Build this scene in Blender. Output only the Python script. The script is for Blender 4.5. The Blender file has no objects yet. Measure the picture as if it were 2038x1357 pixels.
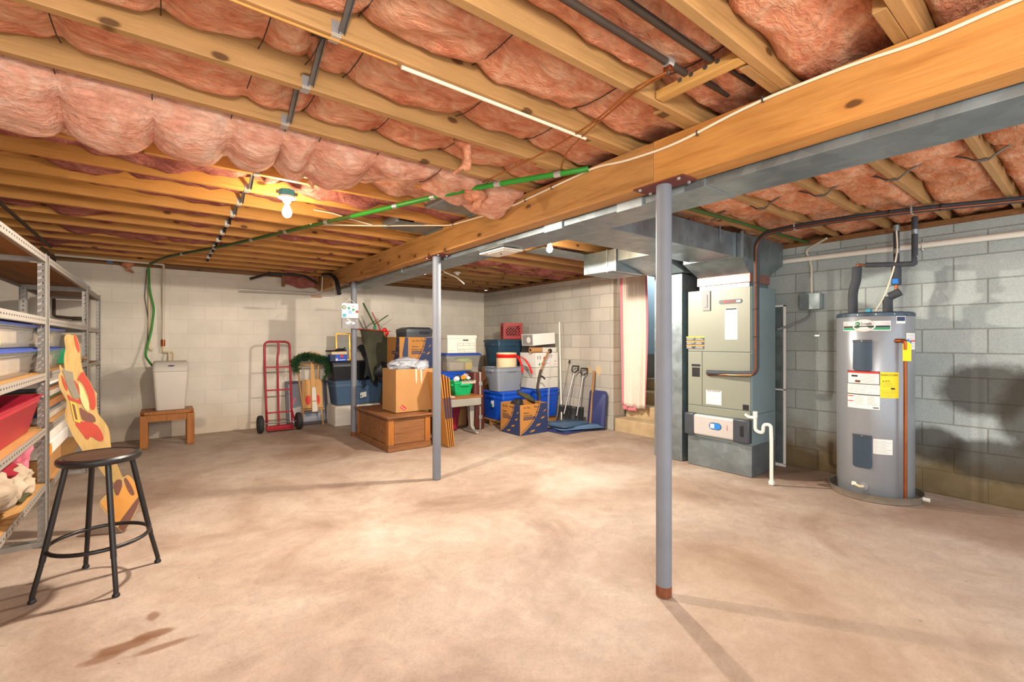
import bpy, bmesh, math, random
from mathutils import Vector as V, Matrix, noise
random.seed(7)
S = bpy.context.scene
COL = S.collection
PI = math.pi
WM = {}
ORD = ['first','second','third','fourth','fifth','sixth','seventh','eighth','ninth','tenth','eleventh','twelfth','thirteenth',
       'fourteenth','fifteenth','sixteenth','seventeenth','eighteenth','nineteenth','twentieth','twenty-first','twenty-second']

# ------------------------------------------------------------------ materials
def lin(h):
    h = h.lstrip('#'); c = [int(h[i:i+2], 16)/255 for i in (0, 2, 4)]
    return tuple((x/12.92 if x <= .04045 else ((x+.055)/1.055)**2.4) for x in c) + (1,)

class NT:
    def __init__(s, name):
        s.m = bpy.data.materials.new(name); s.m.use_nodes = True
        s.t = s.m.node_tree; s.n = s.t.nodes; s.b = s.n['Principled BSDF']
    def add(s, typ, **kw):
        n = s.n.new(typ)
        for k, v in kw.items():
            if k[0] == '_': setattr(n, k[1:], v)
            else: n.inputs[k.replace('__', ' ')].default_value = v
        return n
    def ln(s, a, b): s.t.links.new(a, b)
    def co(s, scale=(1,1,1), kind='Object'):
        tc = s.add('ShaderNodeTexCoord'); mp = s.add('ShaderNodeMapping'); mp.inputs['Scale'].default_value = scale
        s.ln(tc.outputs[kind], mp.inputs['Vector']); return mp.outputs[0]
    def noise(s, vec, scale, detail=4, rough=.55, dist=0):
        n = s.add('ShaderNodeTexNoise', Scale=scale, Detail=detail, Roughness=rough, Distortion=dist)
        s.ln(vec, n.inputs['Vector']); return n.outputs['Fac']
    def ramp(s, fac, stops):
        r = s.add('ShaderNodeValToRGB'); e = r.color_ramp.elements
        while len(e) < len(stops): e.new(.5)
        for i, (p, c) in enumerate(stops):
            e[i].position = p; e[i].color = lin(c) if isinstance(c, str) else (c, c, c, 1)
        s.ln(fac, r.inputs[0]); return r.outputs[0]
    def mix(s, fac, a, b, mode='MIX'):
        m = s.add('ShaderNodeMix', _data_type='RGBA', _blend_type=mode)
        for v, i in ((fac, 0), (a, 6), (b, 7)):
            if hasattr(v, 'is_linked') or hasattr(v, 'links'): s.ln(v, m.inputs[i])
            else: m.inputs[i].default_value = lin(v) if isinstance(v, str) else v
        return m.outputs[2]
    def math(s, op, a, b=0, clamp=False):
        m = s.add('ShaderNodeMath', _operation=op, _use_clamp=clamp)
        for v, i in ((a, 0), (b, 1)):
            if hasattr(v, 'links'): s.ln(v, m.inputs[i])
            else: m.inputs[i].default_value = v
        return m.outputs[0]
    def bump(s, h, strength=.3, dist=.01):
        b = s.add('ShaderNodeBump', Strength=strength, Distance=dist); s.ln(h, b.inputs['Height'])
        s.ln(b.outputs[0], s.b.inputs['Normal'])
    def out(s, color, rough=.6, metal=0, spec=.5, alpha=None, trans=None):
        if hasattr(color, 'links'): s.ln(color, s.b.inputs['Base Color'])
        else: s.b.inputs['Base Color'].default_value = lin(color)
        if hasattr(rough, 'links'): s.ln(rough, s.b.inputs['Roughness'])
        else: s.b.inputs['Roughness'].default_value = rough
        s.b.inputs['Metallic'].default_value = metal
        s.b.inputs['Specular IOR Level'].default_value = spec
        if alpha is not None: s.b.inputs['Alpha'].default_value = alpha
        if trans is not None: s.b.inputs['Transmission Weight'].default_value = trans
        return s.m

def plain(name, c, rough=.5, metal=0, var=.12, scale=9, bump=0, spec=.4, alpha=None):
    t = NT(name); v = t.co(); f = t.noise(v, scale, 5)
    g = t.ramp(f, [(.3, 1-var), (.7, 1.0)])
    col = t.mix(1.0, c, g, 'MULTIPLY')
    if bump: t.bump(t.noise(v, scale*8, 3), bump, .004)
    return t.out(col, rough, metal, spec, alpha)

def wood(name, light, dark, axis='X', sc=1.0, rough=.6, knots=True, contrast=.8):
    t = NT(name)
    st = {'X': (.9, 14, 14), 'Y': (14, .9, 14), 'Z': (14, 14, .9)}[axis]
    v = t.co(tuple(a*sc for a in st))
    f = t.noise(v, 1.6, 6, .6, .5)
    col = t.ramp(f, [(.28, dark), (.5, light), (.75, light)])
    g = t.noise(t.co(tuple(a*sc*5 for a in st)), 2, 3)
    col = t.mix(1.0, col, t.ramp(g, [(.3, .82), (.7, 1.0)]), 'MULTIPLY')
    big = t.noise(t.co((1.3, 1.3, 1.3)), 1.1, 2)
    col = t.mix(1.0, col, t.ramp(big, [(.3, .84), (.7, 1.04)]), 'MULTIPLY')
    if knots:
        tc = t.add('ShaderNodeTexCoord'); sp = t.add('ShaderNodeSeparateXYZ'); t.ln(tc.outputs['Object'], sp.inputs[0])
        oi = t.add('ShaderNodeObjectInfo'); cb = t.add('ShaderNodeCombineXYZ')
        a, c = {'X': (0, 2), 'Y': (1, 2), 'Z': (2, 0)}[axis]
        t.ln(t.math('ADD', t.math('MULTIPLY', sp.outputs[a], 3.2), t.math('MULTIPLY', oi.outputs['Random'], 37.0)), cb.inputs[0])
        t.ln(t.math('ADD', t.math('MULTIPLY', sp.outputs[c], 6.5), t.math('MULTIPLY', t.noise(tc.outputs['Object'], 9, 2), .12)), cb.inputs[1])
        vo = t.add('ShaderNodeTexVoronoi', _voronoi_dimensions='2D', Scale=1.0); t.ln(cb.outputs[0], vo.inputs['Vector'])
        sc_ = t.add('ShaderNodeSeparateColor'); t.ln(vo.outputs['Color'], sc_.inputs[0])
        keep = t.math('GREATER_THAN', sc_.outputs[0], .62)
        m = t.math('MULTIPLY', t.ramp(vo.outputs['Distance'], [(.07, 1.0), (.11, 0.0)]), keep)
        halo = t.math('MULTIPLY', t.ramp(vo.outputs['Distance'], [(.08, 1.0), (.3, 0.0)]), keep)
        col = t.mix(t.math('MULTIPLY', halo, .4), col, dark)
        col = t.mix(t.math('MULTIPLY', m, .85), col, '#4a2c14')
    t.bump(f, .12, .004)
    return t.out(col, rough, 0, .3)

def metal(name, c, rough=.38, var=.25, met=.85, sc=14):
    t = NT(name); v = t.co()
    vo = t.add('ShaderNodeTexVoronoi', Scale=sc); t.ln(v, vo.inputs['Vector'])
    sp = t.add('ShaderNodeSeparateColor'); t.ln(vo.outputs['Color'], sp.inputs[0])
    f = t.math('ADD', t.math('MULTIPLY', sp.outputs[0], .35), t.math('MULTIPLY', t.noise(v, 3, 4), .65))
    col = t.mix(1.0, c, t.ramp(f, [(.25, 1-var), (.75, 1.0)]), 'MULTIPLY')
    rg = t.ramp(t.noise(v, 6, 3), [(.3, rough*.8), (.7, min(1, rough*1.3))])
    return t.out(col, rg, met, .5)

def emis(name, c, s):
    m = bpy.data.materials.new(name); m.use_nodes = True
    b = m.node_tree.nodes['Principled BSDF']
    b.inputs['Base Color'].default_value = lin(c); b.inputs['Emission Color'].default_value = lin(c)
    b.inputs['Emission Strength'].default_value = s
    return m

def block(name, plane, c1, c2, mort, offs=(0, 0), bumps=.5, stain=None, contrast=1, fine=.35):
    t = NT(name)
    tc = t.add('ShaderNodeTexCoord'); sp = t.add('ShaderNodeSeparateXYZ'); t.ln(tc.outputs['Object'], sp.inputs[0])
    cb = t.add('ShaderNodeCombineXYZ')
    t.ln(t.math('ADD', sp.outputs[1] if plane == 'X' else sp.outputs[0], 20.3+offs[0]), cb.inputs[0])
    t.ln(t.math('ADD', sp.outputs[2], 2.03+offs[1]), cb.inputs[1])
    br = t.add('ShaderNodeTexBrick', Scale=1.0, Mortar__Size=.006, Mortar__Smooth=.4, Brick__Width=.406, Row__Height=.203, Bias=0)
    br.inputs['Color1'].default_value = lin(c1); br.inputs['Color2'].default_value = lin(c2); br.inputs['Mortar'].default_value = lin(mort)
    t.ln(cb.outputs[0], br.inputs['Vector'])
    v = tc.outputs['Object']
    n1 = t.noise(v, 2.2, 5); n2 = t.noise(v, 120, 2, .7)
    col = t.mix(1.0, br.outputs['Color'], t.ramp(n1, [(.3, .84), (.7, 1.0)]), 'MULTIPLY')
    col = t.mix(1.0, col, t.ramp(n2, [(.35, 1-.3*fine), (.6, 1.0)]), 'MULTIPLY')
    if stain: col = stain(t, col, sp, v)
    h = t.math('ADD', t.math('MULTIPLY', br.outputs['Fac'], -1.0), t.math('MULTIPLY', n2, fine))
    t.bump(h, bumps, .006)
    return t.out(col, .85, 0, .2)

def blob_mask(t, sp, v, c, rad, nz=.5, axes=(1, 2), sc=3.0, lo=.55, hi=1.05):
    """irregular patch: elliptical distance about c, broken up by noise"""
    a = t.math('DIVIDE', t.math('SUBTRACT', sp.outputs[axes[0]], c[0]), rad[0])
    b = t.math('DIVIDE', t.math('SUBTRACT', sp.outputs[axes[1]], c[1]), rad[1])
    d = t.math('SQRT', t.math('ADD', t.math('MULTIPLY', a, a), t.math('MULTIPLY', b, b)))
    d = t.math('ADD', d, t.math('MULTIPLY', t.math('SUBTRACT', t.noise(v, sc, 5, .65), .5), nz*2))
    return t.ramp(d, [(lo, 1.0), (min(1, hi), 0.0)])

def stain_right(t, col, sp, v):
    z = t.math('ADD', sp.outputs[2], t.math('MULTIPLY', t.noise(v, 2.5, 5), .9))
    m = t.ramp(z, [(.65, 1.0), (1.0, 0.0)])
    col = t.mix(t.math('MULTIPLY', m, .9), col, '#7d6842')
    for c, r in (((.62, .92), (.33, .26)), ((.30, .78), (.3, .4)), ((.95, .42), (.25, .18)), ((.55, .35), (.45, .2))):
        k = blob_mask(t, sp, v, c, r, .32, (1, 2), 4.0, .7, 1.0)
        col = t.mix(t.math('MULTIPLY', k, .8), col, '#3f392f')
    z2 = t.math('ADD', sp.outputs[2], t.math('MULTIPLY', t.noise(v, 6, 5), .5))
    col = t.mix(t.math('MULTIPLY', t.ramp(z2, [(.25, 1.0), (.6, 0.0)]), .55), col, '#54442a')
    return col
def stain_far(t, col, sp, v):
    for c, r in (((4.78, .86), (.07, .09)), ((4.98, .87), (.06, .07))):
        col = t.mix(t.math('MULTIPLY', blob_mask(t, sp, v, c, r, .5), .5), col, '#d8b768')
    return col
def stain_back(t, col, sp, v):
    z = t.math('ADD', sp.outputs[2], t.math('MULTIPLY', t.noise(v, 1.8, 5), .7))
    col = t.mix(t.math('MULTIPLY', t.ramp(z, [(.45, 1.0), (.85, 0.0)]), .35), col, '#b08a62')
    for c, r in (((-.55, .75), (.45, .25)), ((.42, .15), (.12, .1)), ((1.35, .9), (.12, .2)), ((-.3, .25), (.5, .15))):
        col = t.mix(t.math('MULTIPLY', blob_mask(t, sp, v, c, r, .5, (0, 2)), .45), col, '#8f857a')
    return col

def floor_mat():
    t = NT('concrete_floor'); tc = t.add('ShaderNodeTexCoord'); v = tc.outputs['Object']
    sp = t.add('ShaderNodeSeparateXYZ'); t.ln(v, sp.inputs[0])
    f = t.noise(v, 1.1, 8, .62, .6)
    col = t.ramp(f, [(.28, '#8c7361'), (.45, '#a6907e'), (.6, '#b4a190'), (.78, '#c5b7a8')])
    g = t.noise(v, 7, 7, .7, .8)
    col = t.mix(1.0, col, t.ramp(g, [(.3, .80), (.62, 1.0)]), 'MULTIPLY')
    fine = t.noise(v, 90, 4, .7)
    col = t.mix(1.0, col, t.ramp(fine, [(.32, .84), (.55, 1.0)]), 'MULTIPLY')
    p = blob_mask(t, sp, v, (3.3, 3.05), (.8, .45), .35, (0, 1), 2.2)
    col = t.mix(t.math('MULTIPLY', p, .3), col, '#c4bbad')
    p = blob_mask(t, sp, v, (2.55, .9), (.9, .9), .4, (0, 1), 1.6)
    col = t.mix(t.math('MULTIPLY', p, .2), col, '#b08f68')
    for c, r, a in (((-.12, 2.60), (.13, .05), .85), ((-.03, 2.63), (.10, .04), .8), ((-.03, 2.80), (.03, .06), .7), ((-.2, 2.56), (.09, .04), .7), ((.0, 2.50), (.14, .03), .7),
                    ((4.2, 3.4), (.5, .5), .35), ((4.75, .55), (.7, .55), .5), ((2.0, 6.0), (1.2, .8), .3), ((5.0, 2.0), (.5, .5), .4)):
        k = blob_mask(t, sp, v, c, r, .55, (0, 1), 9 if r[0] < .3 else 2.5)
        col = t.mix(t.math('MULTIPLY', k, a), col, '#6f4a30')
    vo = t.add('ShaderNodeTexVoronoi', Scale=5.0); t.ln(v, vo.inputs['Vector'])
    col = t.mix(t.math('MULTIPLY', t.ramp(vo.outputs['Distance'], [(.02, 1.0), (.045, 0.0)]), .6), col, '#5d4630')
    t.bump(t.math('ADD', t.math('MULTIPLY', g, .6), t.math('MULTIPLY', fine, .25)), .25, .012)
    return t.out(col, .62, 0, .3)

def batt_mat(name, a, b, c, d):
    t = NT(name); v = t.co((1, 1.3, 1.3))
    f = t.noise(v, 5.5, 7, .62, 1.2)
    col = t.ramp(f, [(.25, a), (.45, b), (.6, c), (.8, d)])
    g = t.noise(t.co((7, 20, 20)), 2.5, 5, .65, .6)
    col = t.mix(1.0, col, t.ramp(g, [(.28, .72), (.62, 1.0)]), 'MULTIPLY')
    h = t.math('ADD', t.math('MULTIPLY', f, .8), t.math('MULTIPLY', g, .4))
    t.bump(h, 1.0, .045)
    return t.out(col, .95, 0, .1)

def worn():
    t = NT('worn_black_paint'); v = t.co(); n = t.noise(v, 38, 6, .75)
    m = t.ramp(n, [(.66, 0.0), (.72, 1.0)])
    return t.out(t.mix(m, t.mix(1.0, '#231f1e', t.ramp(t.noise(v, 9, 3), [(.3, .7), (.7, 1.0)]), 'MULTIPLY'), '#a89a8c'), .36, .1, .5)
def slotted():
    t = NT('slotted_steel'); tc = t.add('ShaderNodeTexCoord'); a = t.add('ShaderNodeSeparateXYZ'); g = t.add('ShaderNodeSeparateXYZ')
    t.ln(tc.outputs['Object'], a.inputs[0]); t.ln(tc.outputs['Generated'], g.inputs[0])
    f = t.math('FRACT', t.math('DIVIDE', a.outputs[1], .05)); d = t.math('LESS_THAN', f, .4)
    z = t.math('MULTIPLY', t.math('GREATER_THAN', g.outputs[2], .42), t.math('LESS_THAN', g.outputs[2], .62))
    return t.out(t.mix(t.math('MULTIPLY', d, z), '#9d968d', '#3a332d'), .45, .35, .4)
def clear(name, c, a=.35, rough=.15):
    t = NT(name); return t.out(c, rough, 0, .5, a)

M = dict(
 joist=wood('joist_pine', '#b98d58', '#9c7540', 'X'), joist_far=wood('joist_pine_lit', '#d2964e', '#a8702f', 'X'),  # joist_far: warm bulb light is put into the wood colour
 beam=wood('beam_pine', '#c98e4a', '#ab6c2f', 'Y', .8), beam_far=wood('beam_aged', '#c08c50', '#966231', 'Y', .8),
 block_wood=wood('blocking_pine', '#d6a45c', '#b98545', 'Y'), sill=wood('sill_plate', '#8d623a', '#5f3f22', 'X'),
 ply=wood('subfloor_ply', '#8a6238', '#6c4a28', 'X', .5, knots=False),
 shelfboard=wood('shelf_board', '#bf9058', '#a37543', 'Y', .6, knots=False), shelfdark=wood('shelf_board_dark', '#9a6a38', '#6e4a26', 'Y', .6, knots=False),
 bench=wood('bench_oak', '#a5662c', '#7c4417', 'Z', 1.3, .4, False), chest=wood('chest_stained', '#8a5a34', '#523018', 'X', 1.4, .45, False),
 sled=wood('sled_wood', '#d6a05c', '#b87c3c', 'Z', 1.2, .5, False), ply_cut=wood('cutout_ply', '#b8975b', '#a08049', 'Z', .8, .6, False),
 handle=wood('tool_handle', '#a8794a', '#7d5530', 'Z', 2, .5, False), deskwood=wood('desk_top', '#b0703c', '#8a4f24', 'X', 1, .4, False),
 pallet=wood('pallet_wood', '#b8864e', '#8d6234', 'X', 1, .7, False),
 batt=batt_mat('pink_fibreglass', '#c26a4c', '#e19570', '#ebaf8a', '#f3ceb0'),
 batt_grey=batt_mat('dusty_fibreglass', '#c27d64', '#e0a084', '#e8b69c', '#e0c9b8'),
 batt_right=batt_mat('salmon_fibreglass', '#c4643f', '#e0946a', '#e8ab86', '#f0c8a6'),
 batt_dark=batt_mat('dark_fibreglass', '#84453a', '#a8645a', '#b5766a', '#c48c7c'),  # batt_dark: darker pink for the bays farther back and the flap
 galv=metal('galvanized', '#909ca1', .38, .28, .7), galv_dark=metal('galvanized_dull', '#8d999b', .45, .3, .75),
 galv_bright=metal('galvanized_bright', '#a3aeb3', .4, .18, .7, 40), steel=metal('steel_strap', '#7c7b78', .4, .3, .8),
 slotsteel=slotted(),
 shelfsteel=plain('shelf_steel', '#9d968d', .45, .35, .15, 20), foil=metal('foil_tape', '#a9766a', .35, .3, .6, 30),
 post=plain('post_paint', '#74777e', .6, .05, .14, 5, .05), rust=plain('rust', '#83492a', .8, 0, .5, 30, .2), plate=plain('red_oxide', '#6b3028', .6, 0, .2, 15),
 iron=plain('black_iron', '#4b3e33', .6, .3, .2, 15), bracket=plain('zinc', '#c4c8c8', .35, .7, .1, 20),
 pvc=plain('pvc_white', '#e6e0d2', .4, 0, .06, 5), cpvc=plain('cpvc_cream', '#d9c79c', .45, 0, .1, 5), pvcold=plain('pvc_aged', '#cfc3ad', .5, 0, .12, 6),
 copper=metal('copper', '#9c5630', .32, .25, .85), wirecopper=plain('copper_wire', '#a3602c', .4, .5, .15, 20), foam=plain('pipe_foam', '#3f4247', .75, 0, .2, 25, .1),
 green=plain('green_sheath', '#2f8a2c', .45, 0, .2, 6), greendark=plain('green_sheath_dull', '#3d5a24', .5, 0, .2, 6), romex=plain('romex_cream', '#e9d9bd', .5, 0, .06, 6), wire=plain('dark_wire', '#2c2522', .6, 0, .1, 8),
 porcelain=plain('porcelain', '#efece4', .25, 0, .03), bluebox=plain('blue_box', '#3f9fb8', .5, 0, .1), 
 furn=plain('furnace_tan', '#808376', .45, .1, .05, 4), furnside=plain('furnace_side', '#7f9396', .45, .2, .1, 4), grey=plain('grey_plastic', '#7a7b7b', .5, 0, .08), dark=plain('dark_plastic', '#3d4249', .42, 0, .1), silver=plain('silver_plastic', '#bdb8b4', .4, .2, .05),
 black=plain('black', '#1b1b1e', .5, 0, .2), blackglossy=worn(), stoolseat=wood('stool_seat', '#4a3529', '#2c211b', 'X', 1.5, .5, False),
 white=plain('white_paper', '#e4e0d8', .6, 0, .06, 4), whitebox=plain('white_card', '#dcd6ca', .65, 0, .1, 5), greyline=plain('grey_print', '#8f8d8a', .6, 0, .05), blackprint=plain('black_print', '#262424', .6, 0, .05),
 red=plain('red_print', '#cf2a22', .5, 0, .06), yellow=plain('yellow_label', '#f2d10c', .5, 0, .04), orange=plain('orange_print', '#e8871c', .5, 0, .05), greenprint=plain('green_print', '#1d8a5c', .5, 0, .05), blueprint=plain('navy_print', '#2b3659', .6, 0, .08), bluescreen=plain('blue_panel', '#2f7fd0', .3, 0, .2, 30),
 heater=plain('heater_enamel', '#8e9195', .3, .3, .06, 60), heatercap=plain('heater_cap', '#3b4a58', .4, .2, .1), pan=metal('drain_pan', '#a59c8e', .45, .25, .6),
 truck=plain('truck_red', '#a31a28', .35, .1, .2, 20), rubber=plain('rubber', '#2b2a2a', .75, 0, .2, 20, .2),
 card=plain('cardboard', '#aa7c4a', .8, 0, .1, 4, .05), card2=plain('cardboard_orange', '#b37a39', .75, 0, .1, 4, .05), cardin=plain('cardboard_inside', '#b3824c', .8, 0, .1, 4),
 blue=plain('blue_plastic', '#1550c0', .38, 0, .1, 4), bluelid=plain('blue_lid', '#2a4694', .4, 0, .1, 4), slate=plain('slate_plastic', '#46607c', .42, 0, .12, 4), navy=plain('navy_plastic', '#3a3f6e', .42, 0, .15, 5), lidblue=plain('lid_blue_grey', '#5d7c9c', .42, 0, .12, 5), teal=plain('teal_tote', '#2f4c60', .35, 0, .12, 4), blacktote=plain('black_tote', '#25262a', .38, 0, .15, 4),
 greytote=plain('grey_tote', '#868c95', .42, 0, .08, 4), greenbin=plain('green_bin', '#12a862', .4, 0, .1, 4), crate=plain('crate_red', '#9c1a12', .45, 0, .15, 6), maroon=plain('maroon_bin', '#7a1733', .35, 0, .2, 4), redbin=plain('red_bin', '#9c1a30', .42, 0, .12, 4),
 suitcase=plain('suitcase_brown', '#5a2a22', .45, 0, .2, 12, .1), cream=plain('cream', '#dcc49c', .6, 0, .08, 6), ribbon=plain('red_ribbon', '#e0201c', .35, 0, .1), olive=plain('olive_cloth', '#4a4a38', .95, 0, .3, 6, .3), darkcloth=plain('charcoal_cloth', '#35383c', .95, 0, .3, 8, .3),
 softener=plain('softener_grey', '#cbc2b6', .5, 0, .05, 3), softlid=plain('softener_lid', '#bdb4a8', .5, 0, .05, 3), gold=metal('gilt', '#a07834', .35, .25, .7), matboard=plain('mat_grey', '#8f8a80', .6, 0, .2, 10), slateart=plain('poster_slate', '#8b8f9a', .5, 0, .3, 4), frameblk=plain('frame_dark', '#4a434a', .5, 0, .1),
 leaf=plain('pine_green', '#234a24', .85, 0, .4, 15), curtain=plain('curtain_ivory', '#e2d4c4', .9, 0, .05, 5), pink=plain('pink_trim', '#d9808a', .9, 0, .08, 8), stairconc=plain('stair_concrete', '#c5ab84', .8, 0, .25, 6, .3), stairblue=plain('stairwell_blue', '#8fa5b0', .7, 0, .06, 3), greyconc=plain('stairwell_concrete', '#75706a', .85, 0, .25, 6, .3),
 bag=clear('plastic_bag', '#a5a7ad', .82, .25), clearp=clear('clear_plastic', '#aaa49c', .3, .12), clearpouch=clear('clear_pouch', '#9b9896', .55, .1), stuff=plain('packed_paper', '#cdb9a0', .8, 0, .3, 12), lime=plain('lime_plastic', '#b6d66a', .5, 0, .1), desksteel=plain('desk_steel', '#a8a498', .4, .3, .08),
 cutred=plain('paint_red', '#a83a24', .6, 0, .2, 12), cutgrey=plain('paint_grey', '#7b7361', .6, 0, .15, 12), cutbrown=plain('paint_brown', '#6e4434', .6, 0, .2, 12), cutcream=plain('paint_cream', '#cfb277', .6, 0, .1, 12), cutyellow=plain('paint_yellow', '#d9a83c', .6, 0, .1, 12), cutorange=plain('paint_orange', '#c98a3c', .6, 0, .15, 12), cutedge=plain('cut_edge', '#5c4326', .8, 0, .2, 12),
 camo=plain('camo_cloth', '#4d4a2a', .9, 0, .5, 18, .3), snowblade=plain('shovel_black', '#2f2d2c', .45, 0, .3, 12), alum=metal('aluminium', '#b9b7b2', .35, .15, .7), fabricpink=plain('pink_cloth', '#cf6a7c', .9, 0, .25, 8, .2), fabricwhite=plain('white_fleece', '#b8a48c', .95, 0, .3, 10, .4), fabricred=plain('red_cloth', '#8f1424', .9, 0, .25, 8, .2), brownpaper=plain('kraft_roll', '#b98a56', .7, 0, .1), papers=plain('old_paper', '#b9ab9c', .7, 0, .3, 14),
 bulb=emis('bulb_glow', '#ffe6bd', 1), bulbglass=plain('bulb_off', '#efe9dd', .2, 0, .02),
)
M['floor'] = floor_mat()
M['wall_back'] = block('painted_block', 'Y', '#e2d9c8', '#dcd3c3', '#d6cdbd', (.1, 0), .15, stain_back, fine=.15)
M['wall_far'] = block('grey_block', 'X', '#c3bbae', '#b2aca2', '#a59d92', (.12, 0), .55, stain_far, fine=.3)
M['wall_near'] = block('blue_grey_block', 'X', '#bcc3be', '#abb4b0', '#979a92', (.0, 0), .7, stain_right, fine=.6)
M['wall_jamb'] = block('jamb_block', 'Y', '#b8aa96', '#a89c8b', '#978b7b', (.2, 0), .55, fine=.3)
M['wall_left'] = block('left_block', 'X', '#cfc6b6', '#c9c0b0', '#bdb3a3', (.1, 0), .3, fine=.15)

# ------------------------------------------------------------------ mesh builder
class MB:
    def __init__(s): s.bm = bmesh.new()
    def box(s, x0, x1, y0, y1, z0, z1, R=None):
        p = [V((x, y, z)) for x in (x0, x1) for y in (y0, y1) for z in (z0, z1)]
        if R is not None: p = [R @ q for q in p]
        v = [s.bm.verts.new(q) for q in p]
        for f in ((0,1,3,2), (4,6,7,5), (0,4,5,1), (2,3,7,6), (0,2,6,4), (1,5,7,3)): s.bm.faces.new([v[i] for i in f])
        return s
    def rings(s, rs, cap0=True, cap1=True, closed=False):
        n = len(rs[0]); vs = [[s.bm.verts.new(p) for p in r] for r in rs]
        L = len(vs)
        for i in range(L if closed else L-1):
            a, b = vs[i], vs[(i+1) % L]
            for j in range(n):
                k = (j+1) % n; s.bm.faces.new((a[j], a[k], b[k], b[j]))
        if not closed:
            if cap0: s.bm.faces.new(vs[0][::-1])
            if cap1: s.bm.faces.new(vs[-1])
        return s
    def tube(s, pts, r, seg=8, closed=False, r1=None):
        pts = [V(p) for p in pts]; n = len(pts); rs = []; up = None
        for i, p in enumerate(pts):
            a = pts[(i-1) % n] if (closed or i) else p; b = pts[(i+1) % n] if (closed or i < n-1) else p
            d = (b-a).normalized()
            if up is None:
                up = V((0, 0, 1)) if abs(d.z) < .9 else V((1, 0, 0))
            x = d.cross(up)
            if x.length < 1e-4: x = d.cross(V((1, .3, 0)))
            x.normalize(); y = x.cross(d).normalized(); up = y
            rr = r if r1 is None else r+(r1-r)*i/max(1, n-1)
            rs.append([p+x*math.cos(2*PI*k/seg)*rr+y*math.sin(2*PI*k/seg)*rr for k in range(seg)])
        return s.rings(rs, closed=closed)
    def cyl(s, p0, p1, r, r1=None, seg=16): return s.tube([p0, p1], r, seg, r1=r1)
    def lathe(s, prof, c=(0, 0, 0), seg=24, Rm=None, cap0=True, cap1=True):
        c = V(c); rs = []
        for r, z in prof:
            ring = [V((math.cos(2*PI*k/seg)*r, math.sin(2*PI*k/seg)*r, z)) for k in range(seg)]
            if Rm is not None: ring = [Rm @ q for q in ring]
            rs.append([c+q for q in ring])
        return s.rings(rs, cap0, cap1)
    def rr(s, levels, seg=4, cap0=True, cap1=True):
        """levels: (z, x0, x1, y0, y1, radius) rounded-rectangle loft"""
        rs = []
        for z, x0, x1, y0, y1, r in levels:
            ring = []
            for cx, cy, a0 in ((x1-r, y1-r, 0), (x0+r, y1-r, 90), (x0+r, y0+r, 180), (x1-r, y0+r, 270)):
                for k in range(seg+1):
                    a = math.radians(a0+90*k/seg); ring.append(V((cx+r*math.cos(a), cy+r*math.sin(a), z)))
            rs.append(ring)
        return s.rings(rs, cap0, cap1)
    def prism(s, pts, O, u, v, n, t):
        """2-D polygon in the frame (O,u,v) extruded t along n"""
        O, u, v, n = V(O), V(u), V(v), V(n)
        a = [s.bm.verts.new(O+u*x+v*y) for x, y in pts]; b = [s.bm.verts.new(O+u*x+v*y+n*t) for x, y in pts]
        k = len(pts); s.bm.faces.new(a[::-1]); s.bm.faces.new(b)
        for i in range(k): s.bm.faces.new((a[i], a[(i+1) % k], b[(i+1) % k], b[i]))
        return s
    def grid(s, f, nx, ny):
        g = [[s.bm.verts.new(f(i/nx, j/ny)) for j in range(ny+1)] for i in range(nx+1)]
        for i in range(nx):
            for j in range(ny): s.bm.faces.new((g[i][j], g[i+1][j], g[i+1][j+1], g[i][j+1]))
        return g
    def blob(s, c, r, seed=0, amp=.25, sub=3, fr=2.0):
        c = V(c); t = bmesh.ops.create_icosphere(s.bm, subdivisions=sub, radius=1)
        for v in t['verts']:
            d = v.co.copy(); k = 1+amp*noise.fractal(d*fr+V((seed*7.1, seed*3.3, 0)), 1, 2, 4)
            v.co = c+V((d.x*r[0]*k, d.y*r[1]*k, d.z*r[2]*k))
        return s
    def build(s, name, mat, parent=None, smooth=True, bevel=0, local=False, solid=0, ang=40, label=None, origin=None):
        bm = s.bm; bmesh.ops.recalc_face_normals(bm, faces=bm.faces)
        me = bpy.data.meshes.new(name); o = bpy.data.objects.new(name, me); COL.objects.link(o)
        if parent is not None:
            r = parent
            while r.parent is not None: r = r.parent
            o.parent = parent; W = WM[r.name]
            if not local: bm.transform(W.inverted())
        else:
            if origin is None:
                xs = [v.co for v in bm.verts]
                origin = V((sum(c.x for c in xs)/len(xs), sum(c.y for c in xs)/len(xs), min(c.z for c in xs)))
            origin = V(origin); bm.transform(Matrix.Translation(-origin)); o.location = origin
            WM[o.name] = Matrix.Translation(origin)
        bm.to_mesh(me); bm.free()
        if isinstance(mat, (list, tuple)):
            for m in mat: me.materials.append(m)
        else: me.materials.append(mat)
        if smooth:
            me.polygons.foreach_set('use_smooth', [True]*len(me.polygons)); me.set_sharp_from_angle(angle=math.radians(ang))
        if bevel:
            b = o.modifiers.new('Bevel', 'BEVEL'); b.width = bevel; b.segments = 2; b.limit_method = 'ANGLE'; b.angle_limit = math.radians(50)
        if solid:
            b = o.modifiers.new('Solidify', 'SOLIDIFY'); b.thickness = solid; b.offset = 0
        if label: o['label'] = label
        return o

def tag(o, label=None, cat=None, group=None, kind=None):
    for k, v in (('label', label), ('category', cat), ('group', group), ('kind', kind)):
        if v: o[k] = v
    return o
def thing(name, label, cat, loc=(0, 0, 0), rz=0, group=None):
    o = bpy.data.objects.new(name, None); COL.objects.link(o); o.empty_display_size = .1
    o.location = loc; o.rotation_euler = (0, 0, rz)
    WM[o.name] = Matrix.Translation(V(loc)) @ Matrix.Rotation(rz, 4, 'Z')
    return tag(o, label, cat, group)
def struct(o, label=None): return tag(o, label, None, None, 'structure')

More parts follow.
